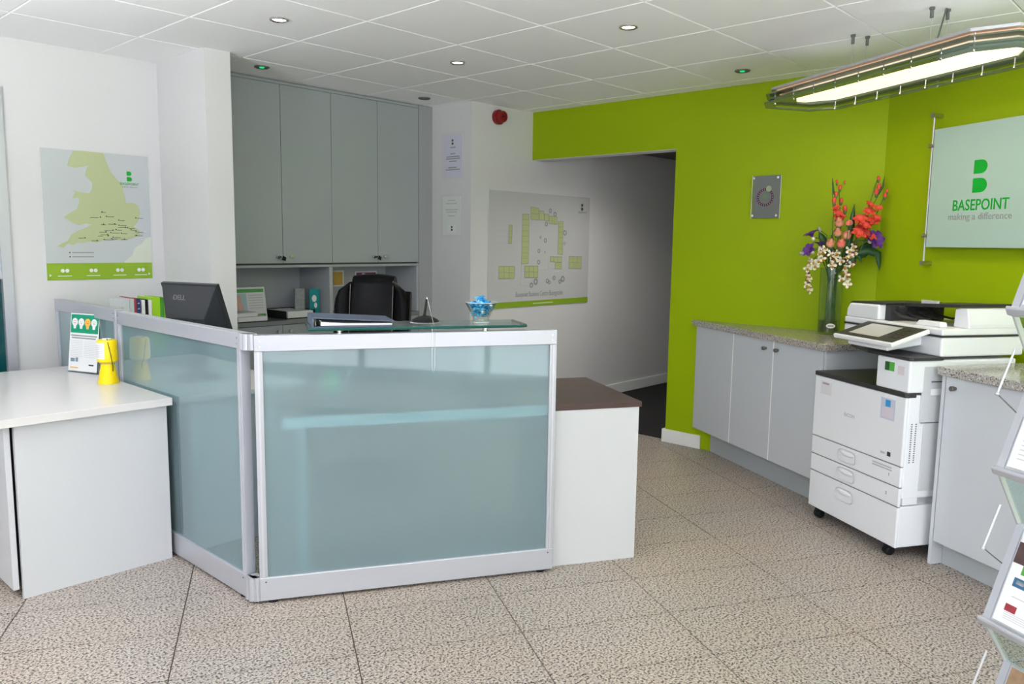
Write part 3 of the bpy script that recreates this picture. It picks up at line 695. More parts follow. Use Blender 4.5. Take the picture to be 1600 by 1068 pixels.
# ------------------------------------------------------------------ tall cupboards in the alcove
def cupboards():
    def unit(label, xs, kz, keys):
        t = thing('wall_cupboard', label, 'cupboard')
        box('carcass', UEDGE, t, xs[0]+0.001, xs[-1]-0.001, YC+0.022, 5.395, 1.272, CEIL-0.004)
        for i in range(len(xs)-1):
            dd = box('door', ULAM, t, xs[i]+0.002, xs[i+1]-0.002, YC, YC+0.02, 1.284, 2.478, 0.0012)
            kx = xs[i+1]-0.05 if i == 0 else xs[i]+0.055
            obj('knob', MB().lathe([(0.007, 0), (0.007, -0.012), (0.013, -0.016), (0.013, -0.028), (0.011, -0.030)], 16, (kx, YC, 1.328), 'y'), CHROME, dd, smooth=True)
            if i == 0:
                k = obj('key', MB().box(kx-0.001, kx+0.002, YC-0.06, YC-0.03, 1.322, 1.334).prism([(kx+0.002, 1.31), (kx+0.03, 1.30), (kx+0.036, 1.325), (kx+0.012, 1.338)], YC-0.064, YC-0.06, 'y'), BLACK, dd)
        box('bottom_rail', ULAM, t, xs[0], xs[-1], YC+0.001, 5.39, 1.255, 1.272)
        box('cornice', ULAM, t, xs[0], xs[-1], YC+0.004, YC+0.03, 2.481, 2.50)
        return t
    unit('left pair of tall grey cupboard doors beside the white column', [2.555, 2.944, 3.346], 1.33, 1)
    unit('right pair of tall grey cupboard doors beside the white pillar', [3.346, 3.755, 4.158], 1.33, 1)
    t = thing('end_panel', 'full height grey end panel between cupboards and white pillar', 'panel')
    box('panel', mat('grey_end_panel', (0.33, 0.34, 0.345), 0.2), t, 4.160, 4.298, YC-0.002, YC+0.02, 0, CEIL-0.004)
    box('filler', ULAM, t, 4.160, 4.18, YC+0.02, 5.39, 0.0, CEIL-0.005)
    t = thing('filler_panel', 'grey filler strip between cupboards and white column', 'panel')
    box('panel', ULAM, t, 2.34, 2.553, YC, YC+0.02, 0, CEIL-0.004)
    box('filler', ULAM, t, 2.53, 2.553, YC+0.02, 5.39, 0, CEIL-0.005)
    # open niche
    t = thing('open_niche', 'open grey shelf niche below the tall cupboards', 'shelf unit')
    box('back_board', NICHE, t, 2.555, 4.158, 5.30, 5.39, 0.892, 1.254)
    box('divider', NICHE, t, 3.318, 3.346, YC+0.003, 5.30, 0.892, 1.254)
    box('side_board', NICHE, t, 4.138, 4.158, YC+0.003, 5.30, 0.892, 1.254)
    box('side_board', NICHE, t, 2.555, 2.575, YC+0.003, 5.30, 0.892, 1.254)
    t = thing('base_cupboard', 'grey base cupboard with worktop below the open niche', 'cupboard')
    box('worktop', mat('grey_worktop', (0.20, 0.21, 0.205), 0.2), t, 2.555, 4.158, YC-0.012, 5.39, 0.862, 0.890, 0.001)
    box('carcass', UEDGE, t, 2.556, 4.157, YC+0.022, 5.39, 0.0, 0.86)
    for i, (a, b) in enumerate(((2.556, 2.93), (2.93, 3.346), (3.346, 3.755), (3.755, 4.157))):
        dd = box('door', ULAM, t, a+0.002, b-0.002, YC, YC+0.02, 0.1, 0.858, 0.0012)
        kx = b-0.04 if i % 2 == 0 else a+0.05
        obj('knob', MB().lathe([(0.007, 0), (0.007, -0.012), (0.013, -0.016), (0.013, -0.028)], 14, (kx, YC, 0.815), 'y'), CHROME, dd, smooth=True)
    # things standing on the worktop
    z = 0.8903
    t = thing('show_card', 'white show card with green heading and two people in the niche', 'card', (2.62, 5.10, z))
    M = Matrix.Rotation(R(-10), 4, 'X')
    obj('card', MB().box(0, 0.31, 0, 0.003, 0, 0.225).xf(M), PAPER, t)
    obj('green_strip', MB().box(0.01, 0.30, -0.001, 0, 0.188, 0.212).xf(M), mat('card_green', (0.10, 0.36, 0.10), 0.5), t)
    obj('photo', MB().box(0.01, 0.165, -0.001, 0, 0.045, 0.182).xf(M), mat('pale_blue_photo', (0.42, 0.58, 0.62), 0.5), t)
    obj('photo_person', MB().ell((0.105, -0.0015, 0.145), 0.022, 0.0005, 0.026, 12, 6).ell((0.105, -0.0015, 0.088), 0.035, 0.0005, 0.036, 12, 6).xf(M), SKIN, t)
    obj('photo_person', MB().ell((0.035, -0.0015, 0.125), 0.014, 0.0005, 0.018, 10, 6).ell((0.035, -0.0015, 0.085), 0.02, 0.0005, 0.03, 10, 6).xf(M), mat('dark_blue_photo', (0.03, 0.06, 0.10), 0.5), t)
    obj('green_base', MB().box(0.01, 0.30, -0.001, 0, 0.008, 0.035).xf(M), mat('card_green', (0, 0, 0)), t)
    ll = MB()
    for k in range(6): ll.box(0.18, 0.29, -0.001, 0, 0.165-k*0.018, 0.170-k*0.018)
    obj('card_text', ll.xf(M), TXTL, t)
    t = thing('letter_tray', 'clear dark letter tray with papers left of the two brochures', 'tray', (2.99, 4.955, z), R(4))
    box('tray_base', BLACK, t, 0, 0.25, 0, 0.30, 0, 0.004)
    for x in (0, 0.247): box('tray_side', BLACK, t, x, x+0.003, 0, 0.30, 0.004, 0.055)
    box('tray_back', BLACK, t, 0.003, 0.247, 0.297, 0.30, 0.004, 0.055)
    box('papers', PAPER, t, 0.02, 0.235, 0.005, 0.29, 0.005, 0.05)
    t = thing('letter_tray', 'open letter tray with white papers nearest the white column', 'tray', (2.60, 4.92, z))
    box('tray_base', BLACK, t, 0, 0.24, 0, 0.17, 0, 0.004)
    box('papers', PAPER, t, 0.01, 0.225, 0.0, 0.165, 0.005, 0.035)
    box('upper_papers', mat('pale_grey_papers', (0.7, 0.71, 0.7), 0.6), t, 0.01, 0.16, 0.01, 0.165, 0.037, 0.062)
    t = thing('brochure', 'grey patterned brochure standing in the niche by the divider', 'brochure', (3.155, 5.10, z+0.002), R(-8))
    obj('cover', MB().box(0, 0.075, 0, 0.02, 0, 0.20), mat('grey_photo', (0.32, 0.33, 0.34), 0.5, noise=(40, 0.5)), t)
    t = thing('brochure', 'teal brochure standing against the niche divider', 'brochure', (3.225, 5.02, z+0.002), R(-12))
    obj('cover', MB().box(0, 0.075, 0, 0.016, 0, 0.20), TEALP, t)
    obj('cover_mark', MB().ell((0.035, -0.0008, 0.13), 0.018, 0.0006, 0.026, 10, 6).ell((0.045, -0.0008, 0.08), 0.012, 0.0006, 0.02, 10, 6), PAPER, t)
    t = thing('notice', 'yellow notice on the back of the right niche', 'notice', (3.62, 5.298, 1.085))
    box('sheet', PAPER, t, 0, 0.10, -0.002, 0, 0, 0.125); box('yellow_print', mat('mustard_print', (0.60, 0.38, 0.07), 0.5), t, 0.0, 0.088, -0.003, -0.002, 0.01, 0.113)
    t = thing('notice', 'maroon notice on the back of the niche above the chair', 'notice', (3.83, 5.298, 1.03))
    box('sheet', PAPER, t, 0, 0.215, -0.002, 0, 0, 0.17)
    box('maroon_print', MAROON, t, 0.01, 0.205, -0.003, -0.002, 0.01, 0.16)
    obj('print_mark', MB().ell((0.08, -0.0035, 0.125), 0.03, 0.0006, 0.03, 10, 6), PAPER, t)
cupboards()

# ------------------------------------------------------------------ posters and signs
def logo_b(root, x, z, h, m, y=-0.003, th=0.0006):
    """two stacked D shapes, lower-left corner at x,z"""
    w = h*0.50; gh = h*0.40
    for k, zz in enumerate((z, z+h*0.55)):
        ww = w if k == 0 else w*0.93; hh = gh*1.05 if k == 0 else gh
        pts = [(x, zz), (x+ww*0.55, zz)]
        for i in range(1, 10):
            a = -math.pi/2+math.pi*i/10; pts.append((x+ww*0.55+ww*0.45*math.cos(a), zz+hh/2+hh/2*math.sin(a)))
        pts += [(x+ww*0.55, zz+hh), (x, zz+hh)]
        obj('logo_shape', MB().prism(pts, y-th, y, 'y'), m, root)
def bil(c, p):
    # picture point -> (u, v from the bottom) on the poster whose corners c are TL, TR, BR, BL
    u, v = 0.5, 0.5
    for _ in range(8):
        def f(u, v): return tuple((c[0][k]*(1-u)+c[1][k]*u)*v+(c[3][k]*(1-u)+c[2][k]*u)*(1-v) for k in (0, 1))
        x, y = f(u, v); e = 1e-4
        xu, yu = f(u+e, v); xv, yv = f(u, v+e)
        a, b, cc, dd = (xu-x)/e, (xv-x)/e, (yu-y)/e, (yv-y)/e
        det = a*dd-b*cc; rx, ry = p[0]-x, p[1]-y
        u += (rx*dd-b*ry)/det; v += (a*ry-cc*rx)/det
    return u, v
def map_poster():
    W, Hh = 0.592, 0.742
    t = thing('map_poster', 'large pale map poster with green outline of a country on left wall', 'poster', (1.510, YM, 1.196))
    box('board', POSTER, t, 0, W, -0.004, 0, 0, Hh)
    c = ((163, 78), (587, 108), (600, 592), (186, 605))
    def poly(pts): return [(bil(c, p)[0]*W, bil(c, p)[1]*Hh) for p in pts]
    eng = [(288, 87), (340, 90), (404, 97), (412, 125), (420, 142), (430, 168), (448, 190), (466, 208), (479, 222), (482, 245), (490, 268), (492, 292), (520, 289), (543, 300), (553, 330), (545, 352), (540, 368), (522, 385), (546, 398), (548, 415), (530, 428), (500, 436), (468, 440), (430, 436), (400, 440), (372, 452), (345, 446), (318, 452), (300, 450), (284, 462), (262, 456), (246, 474), (221, 467), (240, 455), (262, 444), (276, 420), (300, 404), (330, 392), (352, 378), (330, 374), (304, 382), (274, 368), (247, 350), (268, 335), (298, 318), (309, 290), (306, 272), (279, 275), (293, 252), (280, 243), (306, 250), (346, 256), (358, 236), (358, 212), (344, 198), (331, 184), (338, 158), (345, 146), (318, 152), (290, 156), (263, 148), (270, 122)]
    obj('map_outline', MB().prism(poly(eng), -0.0052, -0.004, 'y'), MAPG, t)
    fr = [(598, 425), (575, 430), (556, 452), (526, 470), (516, 500), (485, 524), (480, 540), (599, 538)]
    obj('map_coast', MB().prism(poly(fr), -0.0046, -0.004, 'y'), MAPP, t)
    bandz = 0.131*Hh
    bd = box('green_band', BANDG, t, 0, W, -0.0048, -0.004, 0, bandz)
    for k, x in enumerate((0.07, 0.225, 0.375, 0.50)):
        ic = MB().lathe([(0.0, -0.0055), (0.011, -0.0055)], 10, (x+0.012, 0, bandz*0.55), 'y', caps=False).lathe([(0.0, -0.0055), (0.011, -0.0055)], 10, (x+0.036, 0, bandz*0.55), 'y', caps=False)
        ic.box(x-0.015, x+0.06, -0.0056, -0.005, bandz*0.22, bandz*0.26)
        obj('band_icon', ic, PAPER, bd)
    for x in (0.012, W-0.024): obj('band_arrow', MB().prism([(x, 0.02), (x+0.012, 0.028), (x, 0.036)], -0.0056, -0.005, 'y'), PAPER, bd)
    logo_b(t, 0.463, 0.585, 0.062, LOGOG, -0.0045)
    text('lettering', 'BASEPOINT', 0.022, LOGOG, t, (0.478, -0.0052, 0.562), depth=0.0003)
    text('lettering', 'making a difference', 0.012, TXTG, t, (0.478, -0.0052, 0.548), depth=0.0003)
    places = [(395, 328, -5), (412, 345, 3), (388, 349, -40), (462, 360, 4), (532, 350, 4), (445, 375, -26), (400, 377, -10), (462, 380, 4), (490, 388, -32), (450, 398, 4), (497, 390, 4), (438, 400, -34), (512, 398, 4), (410, 407, -28), (428, 410, 4), (472, 412, 4), (532, 405, 4), (415, 418, -26), (418, 423, -40), (438, 428, 4), (533, 420, -6), (327, 432, -24), (374, 442, -22), (402, 438, 4), (432, 434, 2), (484, 436, -14)]
    pm = MB(); ptx = MB()
    for i, (x, y, dx) in enumerate(places):
        u, v = bil(c, (x, y)); px, pz = u*W, v*Hh
        pm.lathe([(0.0, -0.006), (0.0038, -0.006)], 8, (px, 0, pz), 'y', caps=False)
        x0 = px+dx*W/415; L = 0.028+0.010*(i % 3)
        ptx.box(x0, x0+L, -0.0062, -0.0053, pz-0.004, pz-0.0015)
    obj('map_pins', pm, TXTK, t, kind='stuff'); obj('place_names', ptx, TXTK, t, kind='stuff')
    lg = MB()
    for z in (0.158, 0.134): lg.lathe([(0.0, -0.005), (0.004, -0.005)], 8, (0.125, 0, z), 'y', caps=False)
    obj('legend_dots', lg, TXTK, t, kind='stuff')
    lg = MB()
    for z in (0.158, 0.134): lg.box(0.138, 0.255, -0.005, -0.0042, z-0.003, z+0.003)
    obj('legend_text', lg, TXTG, t, kind='stuff')
map_poster()

def plan_poster():
    W, Hh = 1.30, 0.94
    t = thing('site_plan', 'grey site plan poster with green building blocks on the corridor wall', 'poster', (4.485, YW, 0.917))
    box('board', mat('plan_board_grey', (0.52, 0.525, 0.525), 0.2), t, 0, W, -0.006, 0, 0, Hh, 0.002)
    c = ((320, 458), (825, 500), (808, 1010), (322, 1045))
    def P(x, y): u, v = bil(c, (x, y)); return (u*W, v*Hh)
    blocks = [[(474, 575), (506, 577), (504, 818), (470, 820)], [(513, 541), (552, 548), (552, 605), (513, 602)], [(555, 560), (578, 562), (578, 606), (554, 605)],
              [(579, 575), (603, 577), (602, 610), (579, 607)], [(604, 585), (646, 590), (646, 626), (603, 624)], [(652, 612), (678, 613), (674, 775), (648, 772)],
              [(486, 830), (550, 830), (549, 888), (486, 888)], [(610, 784), (670, 786), (668, 812), (610, 810)], [(635, 812), (668, 814), (668, 846), (634, 845)],
              [(368, 832), (438, 832), (438, 893), (368, 893)], [(708, 783), (776, 785), (774, 845), (706, 843)], [(411, 628), (428, 628), (425, 720), (410, 720)]]
    for b in blocks:
        bo = obj('plan_block', MB().prism([P(*q) for q in b], -0.0072, -0.006, 'y'), PLANG, t)
        ln = MB(); q = [P(*k) for k in b]
        for i in range(4):
            (x0, z0), (x1, z1) = q[i], q[(i+1) % 4]; ln.tube([(x0, -0.0072, z0), (x1, -0.0072, z1)], 0.0018, 4)
        nx = 2 if abs(b[1][0]-b[0][0]) > 50 else 1; nz = max(1, int(abs(b[3][1]-b[0][1])/26))
        for i in range(1, nz):
            k = i/nz; a0 = [q[0][j]+(q[3][j]-q[0][j])*k for j in (0, 1)]; a1 = [q[1][j]+(q[2][j]-q[1][j])*k for j in (0, 1)]
            ln.tube([(a0[0], -0.0072, a0[1]), (a1[0], -0.0072, a1[1])], 0.0014, 4)
        if nx == 2 or abs(b[1][0]-b[0][0]) > 40:
            for k in (0.33, 0.66): ln.tube([(q[0][0]+(q[1][0]-q[0][0])*k, -0.0072, q[0][1]), (q[3][0]+(q[2][0]-q[3][0])*k, -0.0072, q[3][1])], 0.0014, 4)
        obj('block_lines', ln, TXTG, bo)
    ln = MB()
    for pl in ([(474, 510), (690, 545), (686, 925)], [(470, 820), (468, 925), (560, 930)], [(512, 600), (515, 625)], [(552, 848), (600, 845)], [(600, 784), (600, 846), (684, 838)]):
        ln.tube([(P(*q)[0], -0.0065, P(*q)[1]) for q in pl], 0.0016, 4)
    obj('boundary_lines', ln, TXTL, t, kind='stuff')
    tr = MB()
    for x, y, r in ((561, 690, 5), (586, 705, 8), (554, 757, 7), (584, 762, 4), (553, 812, 8), (634, 578, 9), (686, 668, 10), (685, 720, 6), (518, 926, 9), (539, 908, 11), (596, 905, 8), (606, 912, 7), (630, 890, 8), (660, 908, 8), (675, 895, 11), (590, 625, 8), (610, 560, 8)):
        u, v = P(x, y); tr.lathe([(r*W/505*0.45, -0.0068), (r*W/505, -0.0068)], 12, (u, 0, v), 'y', caps=False)
    obj('tree_symbols', tr, TXTG, t, kind='stuff')
    lg = MB()
    for y in (640, 672, 704):
        u, v = P(358, y); lg.box(u, u+0.11, -0.0068, -0.006, v-0.008, v+0.006)
    for x, y in ((498, 900), (392, 903), (735, 855), (640, 857)):
        u, v = P(x, y); lg.box(u-0.03, u+0.05, -0.0068, -0.006, v-0.004, v+0.004)
    obj('legend_text', lg, TXTL, t, kind='stuff')
    x, z = P(445, 985); text('lettering', 'Basepoint Business Centre Basingstoke', 0.062, TXTG, t, (x, -0.0068, z), align='LEFT', depth=0.0003, sx=0.62)
    u, z0 = P(322, 1045); _, z1 = P(330, 1018)
    bd = box('green_band', BANDG, t, 0, W, -0.0072, -0.006, 0, 0.048)
    box('band_text', mat('pale_green_print', (0.5, 0.62, 0.3), 0.5), bd, W*0.42, W*0.62, -0.008, -0.0072, 0.018, 0.028)
    x, z = P(774, 560); logo_b(t, x, z, 0.062, LOGOD, -0.0063)
    x, z = P(783, 575); text('lettering', 'BASEPOINT', 0.026, TXTG, t, (x, -0.0068, z), depth=0.0003)
plan_poster()

def notice(name, label, y0, z0, w, h, m, pale):
    t = thing(name, label, 'notice', (4.30, y0, z0), R(-90))
    box('backing', mat('pale_backing', (0.66, 0.665, 0.66), 0.15), t, -0.025, w+0.025, -0.0005, 0.0, -0.02, h+0.02)
    box('sheet', m, t, 0, w, -0.0028, -0.0005, 0, h)
    logo_b(t, w*0.43, h*0.76, 0.045, LOGOD, -0.0029, 0.0001) if not pale else None
    ln = MB()
    if not pale:
        for z, a, b in ((0.70, .35, .65), (0.55, .36, .62), (0.48, .15, .85), (0.43, .12, .88), (0.37, .3, .7), (0.22, .25, .7), (0.17, .12, .88)):
            ln.box(w*a, w*b, -0.00295, -0.0028, h*z-0.004, h*z+0.004)
    else:
        for z, a, b in ((0.90, .3, .7), (0.82, .2, .8), (0.66, .15, .85), (0.60, .2, .8), (0.50, .3, .7)):
            ln.box(w*a, w*b, -0.00295, -0.0028, h*z-0.004, h*z+0.004)
        box('small_card', PAPER, t, w*0.3, w*0.75, -0.00295, -0.0028, h*0.06, h*0.28)
        logo_b(t, w*0.47, h*0.11, 0.04, TXTK, -0.003, 0.0001)
    obj('printed_lines', ln, TXTL if pale else TXTG, t)
notice('wall_notice', 'lilac framed notice on the white pillar, upper of two', 4.760, 1.952, 0.213, 0.32, LILAC, False)
notice('wall_notice', 'faint white framed notice on the white pillar, lower of two', 4.768, 1.50, 0.205, 0.30, mat('faint_sheet', (0.68, 0.70, 0.67), 0.4), True)

t = thing('alarm_sounder', 'red round fire alarm sounder high on the white wall', 'alarm', (4.575, YW, 2.418))
obj('alarm_base', MB().lathe([(0.055, 0), (0.058, -0.03), (0.050, -0.034)], 28, ax='y'), RED, t, smooth=True)
obj('alarm_dome', MB().lathe([(0.044, -0.034), (0.046, -0.06), (0.042, -0.075), (0.030, -0.078), (0.028, -0.070), (0.0, -0.070)], 28, ax='y', caps=False), RED, t, smooth=True)
box('sounder_slot', BLACK, t, -0.012, 0.012, -0.0795, -0.070, -0.003, 0.003)

def plaque():
    t = thing('award_plaque', 'small grey plaque with plum ring on the green wall by the flowers', 'plaque', (XF, 2.487, 1.632), R(-90))
    w, h = 0.20, 0.275
    box('plate', PLAQ, t, 0.012, w-0.006, -0.014, -0.010, 0, h)
    for x in (0.0, w-0.002): box('acrylic_edge', mat('bright_acrylic_edge', (0.7, 0.74, 0.7), 0.1), t, x, x+0.002, -0.016, -0.010, 0, h)
    for x in (0.018, w-0.018):
        for z in (0.016, h-0.016):
            obj('corner_stud', MB().lathe([(0.008, 0), (0.008, -0.026)], 14, (x, 0, z), 'y'), CHROME, t, smooth=True)
    ring = MB().lathe([(0.044, -0.0142), (0.058, -0.0142), (0.058, -0.0148), (0.044, -0.0148), (0.044, -0.0142)], 32, (0.095, 0, 0.135), 'y', caps=False)
    rg = obj('ring_print', ring, PURP, t)
    dots = MB()
    for k in range(22):
        a = 2*math.pi*k/22; dots.box(0.095+0.051*math.cos(a)-0.003, 0.095+0.051*math.cos(a)+0.003, -0.0152, -0.0148, 0.135+0.051*math.sin(a)-0.004, 0.135+0.051*math.sin(a)+0.004)
    obj('ring_lettering', dots, mat('pale_plum_print', (0.30, 0.22, 0.27), 0.5), rg)
    obj('green_seal', MB().lathe([(0.0, -0.0155), (0.019, -0.0155), (0.019, -0.0148)], 20, (0.118, 0, 0.19), 'y', caps=False), mat('pale_green_seal', (0.28, 0.38, 0.22), 0.5), t)
    obj('centre_print', MB().box(0.08, 0.11, -0.0148, -0.0142, 0.13, 0.15).box(0.085, 0.105, -0.0148, -0.0142, 0.155, 0.165), mat('dim_green_print', (0.12, 0.2, 0.10), 0.5), t)
plaque()

def wall_sign():
    # local x along the wall towards the viewer, y into the wall; s counted from the corner
    t = thing('wall_sign', 'pale glass BASEPOINT sign on the right green wall hung from steel rods', 'sign', tuple(CN), ROT_WALL)
    s0, s1, z0, z1 = 0.410, 1.28, 1.458, 2.084
    off = -0.05
    box('sign_panel', SIGNG, t, s0, s1, off-0.004, off+0.004, z0, z1)
    for s in (s0-0.012, s1+0.012):
        rd = obj('rod', MB().tube([(s, off, 1.365), (s, off, 2.165)], 0.005, 10), ALUW, t, smooth=True)
        for z in (1.37, 2.16):
            obj('rod_end', MB().lathe([(0.013, 0), (0.013, off-0.014)], 14, (s, 0, z), 'y'), CHROME, rd, smooth=True)
        for z in (1.52, 2.0):
            obj('panel_clip', MB().lathe([(0.011, -0.018), (0.011, 0.018)], 12, (s, off, z), 'x'), CHROME, rd, smooth=True)
    yy = off-0.004
    cx = 0.735
    logo_b(t, cx-0.052, 1.735, 0.172, LOGOG, yy, 0.0008)
    text('sign_lettering', 'BASEPOINT', 0.079, LOGOG, t, (cx+0.0, yy-0.0006, 1.648), depth=0.0006, sx=0.83, bold=0.0009)
    text('sign_strapline', 'making a difference', 0.050, TXTG, t, (cx+0.0, yy-0.0006, 1.600), depth=0.0005, sx=0.98)
wall_sign()

# ------------------------------------------------------------------ counters along the green walls
KNOB = mat('dark_steel_knob', (0.22, 0.215, 0.20), 0.28, metal=1.0)
def knob_at(parent, x, y, z):
    obj('knob', MB().lathe([(0.008, 0), (0.008, -0.010), (0.012, -0.013), (0.012, -0.026), (0.010, -0.028)], 16, (x, y, z), 'y'), KNOB, parent, smooth=True)
def x_on_far(o): return ((P2.x-XF)+Eo.x*o)/D.x     # s where the far wall plane is met at offset o
def counters():
    fo, back, cs = -0.072, 0.524, (CN-P2).dot(-D)
    t = thing('counter_unit', 'wedge ended grey counter cupboard with granite top under the flowers', 'counter', tuple(P2), ROT_WALL)
    poly = [(x_on_far(fo-0.02)+0.003, fo-0.02), (1.375, fo-0.02), (1.375, back-0.003), (cs+0.003, back-0.003)]
    obj('granite_worktop', MB().prism(poly, 0.885, 0.924), TOPG, t, bevel=0.003)
    pl = [(x_on_far(fo+0.02)+0.004, fo+0.02), (1.345, fo+0.02), (1.345, back-0.004), (cs+0.004, back-0.004)]
    obj('carcass', MB().prism(pl, 0.145, 0.884), GLAM, t)
    pq = [(x_on_far(0)+0.006, 0.0), (1.27, 0.0), (1.27, back-0.01), (cs+0.006, back-0.01)]
    obj('plinth', MB().prism(pq, 0, 0.145), GPLI, t)
    box('door', GLAM, t, x_on_far(fo)+0.002, 0.449, fo, fo+0.019, 0.150, 0.882, 0.001)
    d2 = box('door', GLAM, t, 0.459, 0.883, fo, fo+0.019, 0.150, 0.882, 0.001); knob_at(d2, 0.815, fo, 0.832)
    d3 = box('door', GLAM, t, 0.893, 1.340, fo, fo+0.019, 0.150, 0.882, 0.001); knob_at(d3, 0.934, fo, 0.834)
    for s in (0.4495, 0.8835): box('edge_strip', mat('white_edge_strip', (0.9, 0.9, 0.9), 0.4), t, s, s+0.009, fo+0.0005, fo+0.018, 0.150, 0.882)
    box('side_panel', GLAM, t, 1.346, 1.362, fo+0.002, back-0.005, 0.0, 0.884)
    t = thing('counter_unit', 'grey counter cupboard with granite top right of the copier behind the rack', 'counter', tuple(P2), ROT_WALL)
    a, b = 2.147, 4.0
    box('granite_worktop', TOPG, t, a-0.012, b, fo-0.02, back-0.003, 0.885, 0.924, 0.003)
    box('side_panel', GLAM, t, a, a+0.018, fo, back-0.005, 0.0, 0.884)
    box('carcass', GLAM, t, a+0.02, b-0.002, fo+0.021, back-0.006, 0.145, 0.884)
    box('plinth', GPLI, t, a+0.02, b-0.002, -0.01, back-0.01, 0, 0.145)
    e = box('door', GLAM, t, a+0.022, a+0.60, fo, fo+0.019, 0.115, 0.882, 0.001); knob_at(e, 2.222, fo, 0.836)
    for k in (1, 2): box('door', GLAM, t, a+0.022+0.605*k, a+0.60+0.605*k, fo, fo+0.019, 0.115, 0.882, 0.001)
counters()

# ------------------------------------------------------------------ copier
def copier():
    O = Vector((4.169, 1.60, 0)); ci = Vector((0.846, -0.533, 0)); O = O-ci*0.03
    t = thing('photocopier', 'white office photocopier on castors between the two grey counters', 'copier', tuple(O), R(-122.213))
    x0, x1 = -0.052, 0.610
    y1 = 0.60
    # local: x right along the front, y into the machine
    box('bank_body', COPW, t, x0+0.002, x1-0.004, 0.012, y1-0.02, 0.064, 0.262, 0.006)
    box('main_body', COPW, t, x0+0.002, x1, 0.014, y1, 0.30, 0.786, 0.006)
    box('mid_shelf', COPG, t, x0+0.004, x1-0.03, 0.03, y1-0.03, 0.255, 0.302)
    box('side_hook', COPW, t, x1-0.03, x1, 0.02, 0.10, 0.27, 0.302)
    def drawer(z0, z1):
        d = box('drawer', COPW, t, x0, x1-0.004, 0, 0.016, z0, z1, 0.005)
        hx, hz = 0.235, z0+(z1-z0)*(0.52 if z1-z0 < 0.12 else 0.70)
        h = MB()
        N = 28; a, b = 0.072, 0.034
        def ring(f, y):
            pts = []
            for k in range(N):
                w = 2*math.pi*k/N; c, s_ = math.cos(w), math.sin(w)
                pts.append((hx+a*f*math.copysign(abs(c)**0.55, c), y, hz+b*f*math.copysign(abs(s_)**0.55, s_)))
            return pts
        rs = [ring(1.0, -0.0005), ring(0.96, -0.004), ring(0.88, -0.002), ring(0.74, 0.012)]
        h.add([p for r in rs for p in r], [(i*N+k, i*N+(k+1) % N, (i+1)*N+(k+1) % N, (i+1)*N+k) for i in range(3) for k in range(N)] + [tuple(range(3*N, 4*N))])
        # upper half of the recess is a grip bar
        hd = obj('handle_recess', h, COPG, d, smooth=True)
        obj('grip', MB().ell((hx, 0.002, hz+0.012), 0.054, 0.010, 0.014, 14, 8), COPW, hd, smooth=True)
    drawer(0.063, 0.258); drawer(0.2605, 0.350); drawer(0.3525, 0.449)
    for z in (0.2592, 0.3512, 0.4502):
        box('seam', SEAM, t, x0+0.001, x1-0.005, 0.001, 0.014, z-0.0012, z+0.0012)
    fd = box('front_door', COPW, t, x0, x1, -0.002, 0.016, 0.4515, 0.774, 0.006)
    text('brand_lettering', 'RICOH', 0.025, TXTL, fd, (0.235, -0.0026, 0.605), depth=0.0003, bold=0.0006)
    box('warning_label', mat('pale_label', (0.72, 0.71, 0.74), 0.5), fd, 0.0, 0.085, -0.0026, -0.002, 0.685, 0.752)
    box('label_print', mat('plum_label_print', (0.38, 0.27, 0.33), 0.5), fd, 0.012, 0.065, -0.003, -0.0026, 0.737, 0.746)
    ls = box('energy_label', mat('lilac_label', (0.55, 0.57, 0.70), 0.4), fd, 0.452, 0.545, -0.0026, -0.002, 0.652, 0.752)
    box('label_logo', mat('cyan_label', (0.04, 0.30, 0.62), 0.4), ls, 0.482, 0.515, -0.0032, -0.0026, 0.713, 0.745)
    box('label_panel', mat('pinkish_label', (0.66, 0.60, 0.68), 0.5), ls, 0.462, 0.535, -0.0032, -0.0026, 0.662, 0.708)
    box('label_print', TXTL, fd, 0.47, 0.50, -0.0026, -0.002, 0.486, 0.496); box('label_print', TXTK, fd, 0.515, 0.537, -0.0026, -0.002, 0.482, 0.503)
    for k in range(2): box('drawer_print', TXTL, t, 0.42, 0.55, -0.0008, 0.0, 0.428-0.012*k, 0.435-0.012*k)
    text('tray_number', '1', 0.02, TXTK, t, (0.535, -0.0006, 0.392), depth=0.0003); text('tray_number', '2', 0.02, TXTK, t, (0.525, -0.0006, 0.30), depth=0.0003)
    # black paper exit deck with lip
    dk = [(x0-0.002, -0.004), (x1-0.01, -0.004), (x1+0.004, 0.01), (x1+0.004, 0.05), (0.43, 0.05), (0.43, y1-0.06), (x0-0.002, y1-0.06)]
    obj('exit_deck', MB().prism(dk, 0.775, 0.797), COPK, t, bevel=0.003)
    obj('exit_ramp', MB().prism([(0.10, 0.797), (0.40, 0.797), (0.40, 0.87), (0.30, 0.875), (0.12, 0.865)], 0.30, 0.52, 'y'), COPK, t, bevel=0.004)
    # right hand tower under the scanner
    box('tower', COPW, t, 0.405, x1+0.008, -0.002, y1-0.01, 0.797, 0.946, 0.008)
    tl = box('green_label', GRNL, t, 0.462, 0.522, -0.0036, -0.0026, 0.883, 0.925); box('label_dark', LOGOD, tl, 0.462, 0.490, -0.0042, -0.0036, 0.885, 0.923)
    box('pink_label', mat('faint_pink_label', (0.70, 0.62, 0.66), 0.5), t, 0.545, 0.585, -0.0036, -0.0026, 0.875, 0.915)
    # thin dark plate
    pl = [(0.02, 0.155), (0.12, 0.07), (0.34, -0.006), (x1+0.004, -0.006), (x1+0.018, 0.004), (x1+0.018, 0.17), (0.02, 0.30)]
    obj('dark_plate', MB().prism(pl, 0.947, 0.961), COPK, t, bevel=0.003)
    # back column carrying the scanner
    box('back_column', COPG, t, x0+0.03, 0.40, y1-0.10, y1, 0.797, 0.96)
